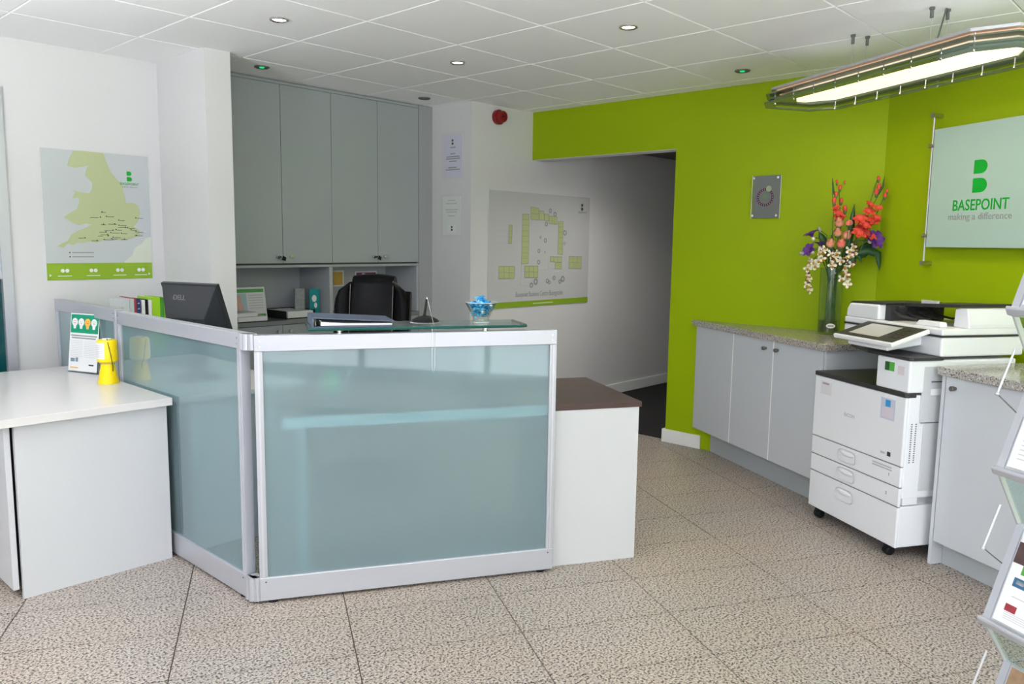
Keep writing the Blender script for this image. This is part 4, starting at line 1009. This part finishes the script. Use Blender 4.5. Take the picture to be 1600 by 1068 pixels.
    box('scanner_body', COPW, t, x0, x1+0.012, 0.155, y1+0.02, 0.961, 1.050, 0.008)
    box('lid_seam', COPK, t, x0-0.002, x1+0.014, 0.153, y1+0.022, 1.050, 1.058, 0.002)
    # document feeder: base slab, feeder block at left, open tray
    box('feeder_base', COPW, t, x0, x1+0.012, 0.155, y1+0.02, 1.058, 1.088, 0.006)
    bl = [(x0+0.002, 1.088), (x0+0.006, 1.13), (x0+0.025, 1.160), (0.195, 1.166), (0.195, 1.088)]
    obj('feeder_block', MB().prism(bl, 0.160, 0.52, 'y'), COPW, t, bevel=0.010, seg=3)
    obj('feeder_cover', MB().prism([(x0+0.010, 1.158), (x0+0.03, 1.170), (0.215, 1.178), (0.215, 1.170), (0.03, 1.162)], 0.170, 0.53, 'y'), COPK, t, bevel=0.003)
    box('feed_slot', COPK, t, 0.196, 0.235, 0.20, 0.52, 1.089, 1.168)
    for k in range(4):
        y = 0.22+k*0.075
        obj('feed_guide', MB().tube([(0.23, y, 1.135), (0.28, y, 1.118), (0.36, y+0.01, 1.108), (0.38, y+0.01, 1.112)], 0.006, 6), COPK, t)
    for k in range(4):
        obj('feed_roller', MB().lathe([(0.012, -0.02), (0.012, 0.02)], 10, (0.245, 0.25+k*0.07, 1.15), 'y'), DKGREY, t, smooth=True)
    tr = [(0.215, 1.162), (0.235, 1.178), (0.585, 1.197), (0.585, 1.182), (0.25, 1.160)]
    obj('input_tray', MB().prism(tr, 0.28, 0.60, 'y'), COPK, t, bevel=0.002)
    obj('tray_guide', MB().box(0.32, 0.42, 0.30, 0.315, 1.182, 1.20), COPG, t)
    obj('feeder_wall', MB().prism([(0.53, 1.088), (x1+0.010, 1.088), (x1+0.010, 1.105), (0.605, 1.176), (0.57, 1.180), (0.535, 1.172)], 0.30, 0.585, 'y'), COPW, t, bevel=0.004)
    obj('feeder_rib', MB().prism([(0.40, 1.088), (0.56, 1.088), (0.555, 1.112), (0.42, 1.112)], 0.20, 0.24, 'y'), COPW, t, bevel=0.005)
    # control panel on its arm
    cp = thing_part = link(bpy.data.objects.new('control_panel', None), t) if False else None
    M = Matrix.Translation((0.165, -0.07, 1.000)) @ Matrix.Rotation(R(17), 4, 'X')
    pn = obj('control_panel', MB().box(0, 0.41, 0, 0.215, 0, 0.022).xf(M), COPW, t, bevel=0.006)
    obj('panel_face', MB().box(0.008, 0.402, 0.012, 0.207, 0.0215, 0.0228).xf(M), COPK, pn)
    obj('touch_screen', MB().box(0.065, 0.275, 0.045, 0.185, 0.0228, 0.0235).xf(M), SCRN, pn)
    for k in range(3): obj('panel_key', MB().box(0.315, 0.335, 0.06+k*0.045, 0.08+k*0.045, 0.0228, 0.0240).box(0.35, 0.37, 0.06+k*0.045, 0.08+k*0.045, 0.0228, 0.0240).xf(M), DKGREY, pn)
    obj('panel_arm', MB().prism([(-0.03, 0.975), (0.16, 1.0), (0.16, 1.04), (0.10, 1.05), (-0.03, 0.998)], 0.22, 0.50, 'x'), COPW, t, bevel=0.008)
    # right side panels
    sp = box('side_panel', COPG, t, x1+0.0005, x1+0.006, 0.10, y1-0.03, 0.335, 0.655, 0.002)
    sp2 = box('side_door', COPG, t, x1+0.0005, x1+0.008, 0.075, y1-0.03, 0.66, 0.92, 0.002)
    box('side_grip', COPK, sp2, x1+0.007, x1+0.0095, 0.12, 0.30, 0.845, 0.850)
    obj('side_handle', MB().box(x1+0.007, x1+0.012, 0.12, 0.19, 0.785, 0.815), COPW, sp2, bevel=0.003)
    box('side_seam', SEAM, t, x1, x1+0.009, 0.08, y1-0.04, 0.656, 0.660)
    vents = MB()
    for k in range(18):
        for y in (0.035, 0.058): vents.box(x1-0.001, x1+0.0008, y, y+0.008, 0.47+k*0.0105, 0.4755+k*0.0105)
    obj('vent_slots', vents, SEAM, t, kind='stuff')
    for (x, y) in ((0.0, 0.035), (0.527, 0.035), (0.0, 0.53), (0.527, 0.53)):
        cs = obj('castor', MB().lathe([(0.016, -0.020), (0.023, -0.016), (0.025, -0.004), (0.025, 0.004), (0.023, 0.016), (0.016, 0.020)], 16, (x, y, 0.0252), 'x'), BLACK, t, smooth=True)
        obj('castor_fork', MB().box(x-0.024, x+0.024, y-0.012, y+0.030, 0.040, 0.066), BLACK, cs, bevel=0.004)
copier()

# ------------------------------------------------------------------ vase of flowers
def flowers():
    VB = Vector((4.842, 1.868, 0.9243))
    CR = Vector((0.681, -0.732, 0)); FWD = Vector((0.732, 0.681, 0))
    t = thing('glass_vase', 'tall clear glass cylinder vase on the granite counter', 'vase', tuple(VB))
    obj('vase_body', MB().lathe([(0.0, 0.0), (0.062, 0.0), (0.064, 0.004), (0.068, 0.40), (0.0655, 0.40), (0.0615, 0.012), (0.0, 0.012)], 36, caps=False), GLASS, t, smooth=True)
    sb = obj('sticker', MB().prism([(-0.026+0.026*(1+math.cos(a)) if False else 0.026*math.cos(a), 0.014*math.sin(a)) for a in [2*math.pi*k/20 for k in range(20)]], -0.0665, -0.0655, 'y'), PAPER, t)
    sb.rotation_euler = (0, 0, R(-60)); sb.location = (0, 0, 0.055)
    obj('sticker_print', MB().box(-0.017, 0.017, -0.0672, -0.0666, -0.005, 0.005), TXTG, sb)
    w = thing('vase_water', 'dim greenish water in the foot of the vase', 'water', tuple(VB))
    obj('water_body', MB().lathe([(0.0, 0.0125), (0.0612, 0.0125), (0.0622, 0.085), (0.0, 0.085)], 30, caps=False), mat('murky_water', (0.55, 0.60, 0.25), 0.05, trans=0.9, ior=1.33), w, smooth=True)
    def pt(px, py, toward=0.04):
        # height and sideways offset measured on the vase's plane, plus a distance towards the room
        h = (px-1298)*0.00317; z = (523-py)*0.00391
        s = 1-toward/4.93
        return CR*h*s - FWD*toward + Vector((0, 0, (z+0.0)*s+toward*0.1))
    rim = Vector((0, 0, 0.36))
    def flower(name, label, cat, group, stem_pts, r=0.0028):
        f = thing(name, label, cat, tuple(VB), 0, group)
        foot = Vector((random.uniform(-.035, .035), random.uniform(-.035, .035), 0.018))
        pts = [foot, rim+Vector((stem_pts[0].x*0.2, stem_pts[0].y*0.2, 0)).normalized()*0.03] + stem_pts
        sm = []
        for i in range(len(pts)-1):
            for k in range(3): sm.append(pts[i].lerp(pts[i+1], k/3))
        sm.append(pts[-1])
        obj('stem', MB().tube(sm, r, 6), STEMG, f, smooth=True)
        return f
    def bud(parent, name, p, r, m, axis=Vector((0, 0, 1)), ln=1.7):
        rot = axis.normalized().to_track_quat('Z', 'Y').to_matrix()
        return obj(name, MB().ell(p, r, r, r*ln, 10, 7, rot), m, parent, smooth='all')
    def bloom(parent, name, p, r, m, axis, n=6, curl=0.5):
        # open funnel: n pointed petals round an axis
        rot = axis.normalized().to_track_quat('Z', 'Y').to_matrix(); mb = MB()
        for k in range(n):
            a = 2*math.pi*k/n; ca, sa = math.cos(a), math.sin(a); ta = Vector((-sa, ca, 0)); ra = Vector((ca, sa, 0)); up = Vector((0, 0, 1))
            rows = [(0.05, 0.0, 0.10), (0.35, 0.42, 0.30), (0.75, 0.75, 0.42), (1.05, 0.80*(1-curl*0.3), 0.30), (1.22, 0.62, 0.03)]
            vs = []
            for rr, zz, ww in rows:
                for u in (-1, 0, 1): vs.append(Vector(p)+rot @ (ra*rr*r+up*(zz+0.12*abs(u))*r+ta*u*ww*r))
            mb.add(vs, [(i*3+j, i*3+j+1, (i+1)*3+j+1, (i+1)*3+j) for i in range(4) for j in range(2)])
        mb.ell(Vector(p)+rot @ Vector((0, 0, 0.2*r)), 0.18*r, 0.18*r, 0.35*r, 6, 4, rot)
        return obj(name, mb, m, parent, smooth='all')
    def rose(parent, p, r, m, axis):
        rot = axis.normalized().to_track_quat('Z', 'Y').to_matrix(); mb = MB()
        for lay, (rr, hh, n) in enumerate(((0.42, 1.35, 3), (0.66, 1.15, 3), (0.95, 0.80, 4))):
            for k in range(n):
                a = 2*math.pi*(k+0.5*lay)/n; vs = []
                for zz, q in ((-0.9, 0.25), (-0.4, 0.9), (0.2, 1.0), (0.7, 0.88), (hh, 0.72+0.12*lay)):
                    for u in (-1, -0.5, 0, 0.5, 1):
                        aa = a+u*math.pi/n*1.05; vs.append(Vector(p)+rot @ (Vector((math.cos(aa)*rr*q*r, math.sin(aa)*rr*q*r, (zz-0.18*u*u*(zz > 0.3))*r))))
                mb.add(vs, [(i*5+j, i*5+j+1, (i+1)*5+j+1, (i+1)*5+j) for i in range(4) for j in range(4)])
        mb.ell(Vector(p)-rot @ Vector((0, 0, 0.35*r)), 0.45*r, 0.45*r, 0.6*r, 8, 6, rot)
        o = obj('rose_head', mb, m, parent, smooth='all')
        return o
    up = Vector((0, 0, 1)); cam = -FWD
    # gladioli
    glad = [('coral gladiolus spike with the tallest tip at far left', [(1288, 380), (1286, 330), (1281, 292)], [(1290, 340, .030), (1296, 345, .028), (1284, 318, .017), (1289, 330, .020), (1287, 308, .014), (1287, 290, .011)], 0.05),
            ('coral gladiolus spike just right of the leftmost one', [(1306, 380), (1302, 335), (1296, 298)], [(1308, 330, .018), (1300, 318, .014), (1296, 298, .014), (1304, 290, .008), (1304, 345, .020)], 0.03),
            ('red gladiolus spike leaning right with many open blooms', [(1325, 392), (1345, 345), (1362, 286)], [(1333, 350, .036), (1340, 362, .038), (1348, 338, .032), (1347, 326, .026), (1351, 352, .034), (1360, 304, .017), (1364, 296, .016), (1362, 284, .013)], 0.07),
            ('red gladiolus spike at far right with buds to its tip', [(1335, 395), (1358, 345), (1376, 305)], [(1352, 352, .032), (1361, 331, .022), (1357, 346, .026), (1373, 309, .014), (1376, 302, .010)], 0.10),
            ('low scarlet gladiolus opening in the heart of the bouquet', [(1320, 400), (1330, 376)], [(1325, 372, .040), (1342, 374, .040), (1334, 358, .034)], 0.11)]
    for i, (lb, st, bl, tw) in enumerate(glad):
        f = flower('gladiolus', lb, 'flower', 'gladioli in the vase', [pt(x, y, tw) for x, y in st])
        for x, y, r in bl:
            p = pt(x, y, tw+0.02); ax = (up*0.7+cam*0.6+CR*random.uniform(-.4, .4))
            if r > 0.019: bloom(f, 'blossom', p, r, CORAL, ax, 6)
            else:
                bud(f, 'bud', p, r*0.75, CORAL, up+CR*random.uniform(-.3, .3)); bud(f, 'bud_sheath', p-Vector((0, 0, r)), r*0.6, STEMG, up)
    # roses
    roses = [('large peach rose at upper left of the rose group', 1294, 352, .025, PEACH), ('peach rose below the upper left rose', 1291, 367, .022, PEACH), ('coral pink rose lowest among the peach roses', 1297, 384, .023, mat('salmon_petal', (0.78, 0.20, 0.15), 0.55)),
             ('peach rose at the middle right of the rose group', 1310, 371, .024, PEACH), ('peach rose far left facing outwards', 1278, 384, .023, PEACH), ('slim coral rose bud above the middle', 1308, 352, .015, mat('salmon_petal', (0, 0, 0))), ('slim peach rose bud beside the tall leaf', 1315, 352, .014, PEACH)]
    for i, (lb, x, y, r, m) in enumerate(roses):
        tw = 0.085 + 0.012*(i % 3)
        p = pt(x, y, tw)
        f = flower('rose', lb, 'flower', 'roses in the vase', [p-Vector((0, 0, 0.09)), p])
        rose(f, p, r*1.12, m, up+cam*0.35+CR*random.uniform(-.3, .3))
        obj('sepal', MB().ell(p-Vector((0, 0, r)), r*0.7, r*0.7, r*0.4, 8, 4), STEMG, f, smooth='all')
    # violet blooms
    for lb, x, y, r, tw, ax in (('violet bloom at upper left with pale throat', 1249, 374, .026, .06, up-CR*.5), ('violet bloom below the upper left one', 1246, 396, .026, .08, up*.5-CR+cam*.5), ('violet bloom above the white orchids at left', 1260, 388, .022, .09, up), ('large violet bloom at right of the bouquet', 1356, 378, .034, .10, cam+CR*.3+up*.3), ('small violet bud at far right', 1374, 376, .014, .10, CR+up*.4), ('closed bud at the far left tip', 1229, 399, .011, .07, -CR+up*.2), ('closed pale bud above the left violet bloom', 1261, 362, .010, .06, up-CR*.4)):
        p = pt(x, y, tw)
        f = flower('lisianthus', lb, 'flower', 'violet flowers in the vase', [p*0.5+Vector((0, 0, 0.28)), p])
        if r > 0.02:
            bloom(f, 'blossom', p, r*1.45, VIOL, Vector(ax), 6, 0.2); bloom(f, 'inner_petals', p+Vector(ax).normalized()*r*0.25, r*0.95, VIOL, Vector(ax), 5, 0.2)
            bud(f, 'pale_throat', p-Vector(ax).normalized()*r*0.35, r*0.42, CREAM, Vector(ax), 1.2)
        else: bud(f, 'bud', p, r, VIOL if r > .0125 else mat('pale_bud', (0.25, 0.26, 0.24), 0.5), Vector(ax))
    # cream orchid sprays
    sprays = [('cream orchid spray hanging lowest at the left', [(1262, 400), (1242, 412), (1238, 455)], [(1240, 410), (1238, 420), (1236, 432), (1240, 438), (1238, 446), (1241, 454)], .07),
              ('cream orchid spray arching over the left rim', [(1270, 402), (1255, 408)], [(1247, 410), (1255, 408), (1263, 406), (1250, 416), (1256, 396), (1262, 394)], .09),
              ('cream orchid spray in front left of the vase', [(1288, 402), (1280, 406)], [(1277, 398), (1282, 404), (1275, 410), (1280, 416), (1286, 396), (1296, 408)], .11),
              ('cream orchid spray right of the centre roses', [(1310, 405), (1312, 396)], [(1310, 392), (1318, 396), (1315, 386), (1305, 402), (1312, 400)], .12),
              ('cream orchid spray drooping down the front of the vase', [(1304, 408), (1304, 425), (1310, 440)], [(1317, 414), (1300, 424), (1306, 430), (1310, 436), (1298, 436), (1311, 446), (1303, 416)], .115)]
    for lb, st, fl, tw in sprays:
        f = flower('orchid_spray', lb, 'flower', 'cream orchid sprays in the vase', [pt(x, y, tw) for x, y in st], 0.002)
        for k, (x, y) in enumerate(fl):
            p = pt(x, y, tw+0.012+0.006*(k % 3))
            bloom(f, 'blossom', p, 0.0185+0.004*(k % 2), CREAM, cam+up*random.uniform(-.4, .5)+CR*random.uniform(-.8, .8), 3+k % 2, 0.1)
            bud(f, 'speckled_lip', p+cam*0.014+Vector((0, 0, -0.012)), 0.0075, GOLD, up, 1.2)
            bud(f, 'speckled_lip', p+cam*0.012+Vector((0.008, -0.009, 0.012)), 0.006, GOLD if k % 2 else mat('plum_speckle', (0.14, 0.02, 0.03), 0.6), CR, 1.6)
    # leaves
    def leaf(lb, pts, w, tw):
        P = [pt(x, y, tw) for x, y in pts]
        f = flower('foliage_leaf', lb, 'leaf', 'leaves in the vase', [P[0]], 0.002)
        sm = []
        for i in range(len(P)-1):
            for k in range(4): sm.append(P[i].lerp(P[i+1], k/4))
        sm.append(P[-1]); n = len(sm); vs = []
        for i, p in enumerate(sm):
            u = i/(n-1); ww = w*math.sin(math.pi*min(1, 0.12+0.88*u))**0.8 if u < 1 else 0.0005
            tdir = (sm[min(i+1, n-1)]-sm[max(i-1, 0)]).normalized(); sd = tdir.cross(cam+up*0.2).normalized()
            vs += [p+sd*ww, p+cam*0.004, p-sd*ww]
        fs = [(i*3+j, i*3+j+1, (i+1)*3+j+1, (i+1)*3+j) for i in range(n-1) for j in range(2)]
        o = obj('blade', MB().add(vs, fs), LEAFG, f, smooth='all')
        s = o.modifiers.new('thickness', 'SOLIDIFY'); s.thickness = 0.0012
    leaf('long upright pointed leaf in the middle of the bouquet', [(1318, 395), (1321, 360), (1324, 322)], 0.020, 0.06)
    leaf('broad leaf arching to the right edge of the bouquet', [(1328, 398), (1350, 392), (1370, 398), (1375, 424)], 0.026, 0.10)
    leaf('second arching leaf with tip hanging below the right bud', [(1330, 396), (1352, 386), (1368, 386)], 0.026, 0.09)
    leaf('short drooping leaf right of centre', [(1326, 400), (1334, 402), (1340, 412)], 0.014, 0.10)
    leaf('rounded leaf behind the peach roses at left', [(1285, 400), (1272, 376), (1264, 366)], 0.022, 0.03)
    leaf('broad leaf just inside the left rim of the vase', [(1295, 405), (1288, 420), (1287, 445)], 0.026, 0.055)
    leaf('broad grey green leaf right of the low orchids', [(1318, 412), (1326, 392), (1330, 382)], 0.030, 0.07)
    leaf('low leaf at the right rim of the vase', [(1312, 418), (1322, 412), (1328, 398)], 0.026, 0.09)
    leaf('dark leaf low among the cream orchids', [(1296, 412), (1290, 398), (1284, 388)], 0.022, 0.075)
    leaf('dark leaf between the roses and red gladiolus', [(1312, 410), (1318, 386), (1322, 366)], 0.024, 0.05)
    leaf('grey green leaf behind the right violet bloom', [(1325, 402), (1345, 398), (1356, 392)], 0.024, 0.08)
    leaf('small pointed leaf at far left below the roses', [(1283, 395), (1287, 380), (1283, 370)], 0.012, 0.06)
    leaf('thin blade beside the leftmost gladiolus tip', [(1286, 310), (1283, 296), (1280, 284)], 0.005, 0.05)
    leaf('thin blade beside the far right gladiolus tip', [(1364, 308), (1371, 296), (1373, 280)], 0.006, 0.09)
flowers()

# ------------------------------------------------------------------ pendant light and downlights
def pendant():
    # frame: local x along the right wall from the corner, y into the wall (so the room side is negative)
    t = thing('pendant_light', 'long glass pendant light with warm lit diffuser hanging by the green walls', 'light', tuple(CN), ROT_WALL)
    cx, cy, L, Wd = 0.745, -0.655, 1.56, 0.46
    def hexa(l, w, ch=0.13, chy=0.10):
        a, b = l/2, w/2
        return [(cx-a, cy-b+chy), (cx-a+ch, cy-b), (cx+a-ch, cy-b), (cx+a, cy-b+chy), (cx+a, cy+b-chy), (cx+a-ch, cy+b), (cx-a+ch, cy+b), (cx-a, cy+b-chy)]
    def ringp(name, lo, wo, li, wi, z0, z1, m):
        A, B = hexa(lo, wo), hexa(li, wi); n = 8
        vs = [(x, y, z0) for x, y in A]+[(x, y, z0) for x, y in B]+[(x, y, z1) for x, y in A]+[(x, y, z1) for x, y in B]
        fs = []
        for i in range(n):
            j = (i+1) % n
            fs += [(i, j, n+j, n+i), (2*n+i, 3*n+i, 3*n+j, 2*n+j), (i, 2*n+i, 2*n+j, j), (n+i, n+j, 3*n+j, 3*n+i)]
        return obj(name, MB().add(vs, fs), m, t)
    ringp('lower_glass_frame', L, Wd, L-0.20, Wd-0.21, 2.236, 2.243, FIXG)
    ringp('outer_glass_frame', L+0.03, Wd+0.03, L-0.05, Wd-0.05, 2.218, 2.224, FIXG)
    ringp('middle_glass_frame', L+0.02, Wd+0.02, L-0.08, Wd-0.08, 2.262, 2.268, FIXG)
    obj('diffuser', MB().prism(hexa(L-0.19, Wd-0.20), 2.246, 2.250), WARM, t)
    ringp('glow_strip', L-0.06, Wd-0.06, L-0.09, Wd-0.09, 2.269, 2.286, WARMS)
    obj('top_tray', MB().prism(hexa(L-0.02, Wd-0.02), 2.288, 2.300), ALU, t)
    for i in range(9):
        x = cx-L/2+0.14+i*(L-0.28)/8
        for y in (cy-Wd/2+0.035, cy+Wd/2-0.035):
            obj('spacer', MB().lathe([(0.005, 2.214), (0.005, 2.218), (0.003, 2.219), (0.003, 2.288)], 8, (x, y, 0)), CHROME, t)
    for x in (0.48, 0.978):
        for y in (-0.676, -0.589):
            w = obj('wire', MB().tube([(x, y, 2.300), (x, y, CEIL)], 0.0012, 5), CHROME, t)
            obj('wire_anchor', MB().lathe([(0.008, CEIL-0.045), (0.008, CEIL-0.012), (0.012, CEIL-0.010), (0.012, CEIL)], 10, (x, y, 0)), RIMG, w)
            obj('wire_grip', MB().lathe([(0.006, 2.300), (0.006, 2.335)], 8, (x, y, 0)), RIMG, w)
    obj('mains_cable', MB().tube([(0.955, -0.64, 2.300), (0.975, -0.625, 2.40), (0.99, -0.61, CEIL)], 0.004, 6), RIMG, t)
    # the lamp's own light, just under its diffuser and a little through its top
    lu = bpy.data.lights.new('pendant_uplight', 'AREA'); lu.shape = 'RECTANGLE'; lu.size = L-0.2; lu.size_y = Wd-0.1; lu.energy = 0.45; lu.color = (1.0, 0.97, 0.92)
    lp = bpy.data.objects.new('pendant_uplight', lu); COL.objects.link(lp); lp.parent = t; lp.location = (cx, cy, 2.304); lp.rotation_euler = (R(180), 0, 0)
    ld = bpy.data.lights.new('pendant_glow', 'AREA'); ld.shape = 'RECTANGLE'; ld.size = L-0.24; ld.size_y = Wd-0.24; ld.energy = 6; ld.color = (1.0, 0.82, 0.55)
    lo = bpy.data.objects.new('pendant_glow', ld); COL.objects.link(lo); lo.parent = t; lo.location = (cx, cy, 2.233)
pendant()
def downlight(x, y, kind, label):
    t = thing('downlight', label, 'light', (x, y, CEIL), 0, 'recessed ceiling downlights')
    obj('rim', MB().lathe([(0.046, 0.0), (0.046, -0.006), (0.040, -0.009), (0.033, -0.004), (0.031, 0.0)], 28, caps=False), RIMG if kind in 'go' else CHROME, t, smooth=True)
    obj('lamp', MB().lathe([(0.0, -0.003), (0.032, -0.003), (0.032, 0.0)], 24, caps=False), {'w': LAMPW, 'a': LAMPA, 'g': LAMPO, 'o': LAMPO}[kind], t)
    if kind == 'g': obj('indicator', MB().lathe([(0.0, -0.008), (0.014, -0.008), (0.016, -0.003)], 16, caps=False), LEDG, t)
    if kind in 'wa':
        ld = bpy.data.lights.new('downlight_beam', 'SPOT'); ld.energy = 24; ld.spot_size = R(80); ld.spot_blend = 0.7; ld.shadow_soft_size = 0.03; ld.color = (1, 0.93, 0.82)
        lo = bpy.data.objects.new('downlight_beam', ld); COL.objects.link(lo); lo.parent = t; lo.location = (0, 0, -0.012)
downlight(2.150, 3.570, 'w', 'lit downlight in the ceiling nearest the white column')
downlight(3.335, 2.355, 'a', 'warm lit downlight in the middle of the ceiling')
downlight(3.335, 3.575, 'w', 'lit downlight in the ceiling above the office chair')
downlight(2.650, 4.611, 'g', 'green glowing emergency downlight above the left cupboards')
downlight(4.589, 2.391, 'g', 'green glowing emergency downlight beside the green wall')
downlight(3.992, 4.639, 'o', 'unlit dark downlight above the right cupboards')

# ------------------------------------------------------------------ leaflet rack
def rack():
    # local x along the counter line towards the viewer, y away from the room
    O = Vector((2.439, 0.461, 0))
    t = thing('leaflet_rack', 'zigzag aluminium leaflet rack with glass fronts at the right edge', 'rack', tuple(O), ROT_WALL)
    Wd = 0.275
    lips = [1.299, 0.866, 0.438, 0.035]
    run, rise = 0.095, 0.262
    for k, z in enumerate(lips):
        # sloping tray surface from the lip up and back
        def P(u, n=0.0):   # u along slope 0..1, n out of the slope
            return (0.0+run*u - n*0.94, z+rise*u + n*0.34)
        sh = MB()
        y0, z0 = P(0); y1, z1 = P(1)
        tr = obj('tray', MB().prism([(y0, z0), (y1, z1), (y1+0.006, z1-0.002), (y0+0.006, z0-0.002)], 0, Wd, 'x'), ALU, t)
        for x in (0.0, Wd-0.022):
            a, b = P(0, 0.004), P(1, 0.004)
            obj('side_rail', MB().prism([P(0), P(1), b, a], x, x+0.022, 'x'), ALUW, tr)
        lip = [(-0.012, z-0.020), (0.010, z-0.026), (0.012, z-0.004), (0.004, z+0.002), (-0.018, z+0.004), (-0.020, z-0.004)]
        obj('front_lip', MB().prism(lip, -0.004, Wd+0.004, 'x'), ALUW, tr, bevel=0.002)
        # paper on the tray
        pa = MB().prism([P(0.03, 0.0045), P(0.97, 0.0045), P(0.97, 0.0062), P(0.03, 0.0062)], 0.030, 0.240, 'x')
        lf = thing('leaflet', ['white leaflet on the top shelf of the leaflet rack', 'white leaflet with green line on the second shelf of the rack', 'white leaflet with dark photo and red badge on the third shelf of the rack', 'brown photo brochure on the lowest shelf of the rack'][k], 'leaflet', tuple(O), ROT_WALL)
        obj('sheet', pa, PAPER if k != 3 else FOODP, lf)
        def prt(nm, x0, x1, u0, u1, m):
            obj(nm, MB().prism([P(u0, 0.0063), P(u1, 0.0063), P(u1, 0.0068), P(u0, 0.0068)], x0, x1, 'x'), m, lf)
        if k == 0: prt('photo', 0.04, 0.2, 0.55, 0.9, mat('buff_print', (0.55, 0.45, 0.30), 0.5, noise=(30, 0.5)))
        if k == 1:
            prt('green_line', 0.07, 0.22, 0.52, 0.545, LOGOG)
            for j in range(8): prt('text_line', 0.05, 0.22, 0.12+j*0.045, 0.13+j*0.045, TXTL)
        if k == 2:
            prt('photo', 0.030, 0.13, 0.62, 0.83, PHOTO); prt('green_print', 0.062, 0.2, 0.53, 0.66, mat('grass_print', (0.07, 0.26, 0.04), 0.5)); prt('photo_head', 0.10, 0.125, 0.60, 0.74, SKIN)
            prt('title_bar', 0.08, 0.2, 0.84, 0.90, TXTK)
            prt('blue_badge', 0.050, 0.090, 0.40, 0.49, mat('blue_badge', (0.02, 0.10, 0.20), 0.5)); prt('badge_mark', 0.058, 0.082, 0.43, 0.475, PAPER)
            prt('red_badge', 0.052, 0.085, 0.155, 0.225, mat('red_badge', (0.25, 0.02, 0.03), 0.5))
            for j in range(4): prt('text_line', 0.055, 0.2, 0.08+j*0.02, 0.086+j*0.02, TXTL)
            prt('text_line', 0.06, 0.2, 0.30, 0.31, TXTL)
        # glass riser below the lip going back down to the next tray
        if k < 3:
            zn = lips[k+1]+rise
            obj('glass_riser', MB().prism([(0.012, z-0.024), (0.017, z-0.024), (run+0.006, zn-0.01), (run+0.001, zn-0.01)], 0.012, Wd-0.012, 'x'), MATS.get('rack_glass') or thin_glass('rack_glass', (0.84, 0.93, 0.90)), tr)
            obj('riser_rail', MB().prism([(0.002, z-0.02), (0.02, z-0.02), (run+0.012, zn-0.005), (run-0.006, zn-0.005)], -0.002, 0.004, 'x'), ALU, tr)
            # folding strut on the side: rod down to a knuckle, short wire back to the tray below
            a = (-0.014, run*0.42, z-0.115); b = (-0.014, run*0.42-0.048, z-0.235); c = (-0.010, P(0.74)[0]+0.0, lips[k+1]+rise*0.52)
            st = obj('strut', MB().tube([a, b], 0.003, 8), ALU, t, smooth=True)
            obj('knuckle', MB().ell(b, 0.0068, 0.0068, 0.006, 8, 6), ALUW, st, smooth='all')
            obj('strut_wire', MB().tube([b, c], 0.0018, 6), RIMG, st)
    obj('foot', MB().box(0, Wd, 0.0, 0.30, 0.0, 0.010), ALU, t, bevel=0.003)
    obj('back_stay', MB().tube([(0.137, 0.29, 0.01), (0.137, 0.12, 1.45)], 0.008, 8), ALU, t)
    obj('back_bracket', MB().box(0.03, 0.245, 0.094, 0.128, 1.545, 1.560), ALU, t)
rack()

# ------------------------------------------------------------------ unseen lamps added around the viewer to brighten the ceiling
def added_uplighter(x, y, label, watts=120):
    t = thing('added_floor_lamp', label, 'lamp', (x, y, 0), 0, 'added unseen fill lamps')
    obj('base', MB().lathe([(0.14, 0), (0.14, 0.015), (0.03, 0.03)], 24), ALU, t, smooth=True)
    obj('pole', MB().lathe([(0.014, 0.03), (0.014, 1.50)], 12), ALU, t, smooth=True)
    obj('bowl_shade', MB().lathe([(0.02, 1.48), (0.10, 1.52), (0.17, 1.60), (0.166, 1.60), (0.095, 1.525), (0.0, 1.505)], 28, caps=False), ALUW, t, smooth=True)
    ld = bpy.data.lights.new('added_uplight', 'AREA'); ld.shape = 'DISK'; ld.size = 0.30; ld.energy = watts; ld.color = (0.95, 0.98, 1.0)
    lo = bpy.data.objects.new('added_uplight', ld); COL.objects.link(lo); lo.parent = t; lo.location = (0, 0, 1.595); lo.rotation_euler = (R(180), 0, 0)
def added_corridor_light():  # extra lamp hidden by the lintel, added to lift the dark corridor wall
    t = thing('downlight', 'added fill downlight hidden behind the corridor lintel', 'light', (5.45, 3.45, 2.31), 0, 'recessed ceiling downlights')
    obj('rim', MB().lathe([(0.046, 0.0), (0.046, -0.006), (0.040, -0.009), (0.033, -0.004), (0.031, 0.0)], 28, caps=False), CHROME, t, smooth=True)
    obj('lamp', MB().lathe([(0.0, -0.003), (0.032, -0.003), (0.032, 0.0)], 24, caps=False), LAMPW, t)
    ld = bpy.data.lights.new('added_corridor_beam', 'SPOT'); ld.energy = 48; ld.spot_size = R(150); ld.spot_blend = 0.8; ld.shadow_soft_size = 0.05; ld.color = (1, 0.95, 0.88)
    lo = bpy.data.objects.new('added_corridor_beam', ld); COL.objects.link(lo); lo.parent = t; lo.location = (0, 0, -0.02)
added_corridor_light()
added_uplighter(-0.6, 2.7, 'unseen silver fill lamp added left of the viewer', 135)
added_uplighter(2.5, -1.1, 'unseen silver fill lamp added right of the viewer', 65)
added_uplighter(-0.9, -0.9, 'unseen silver fill lamp added behind the viewer')
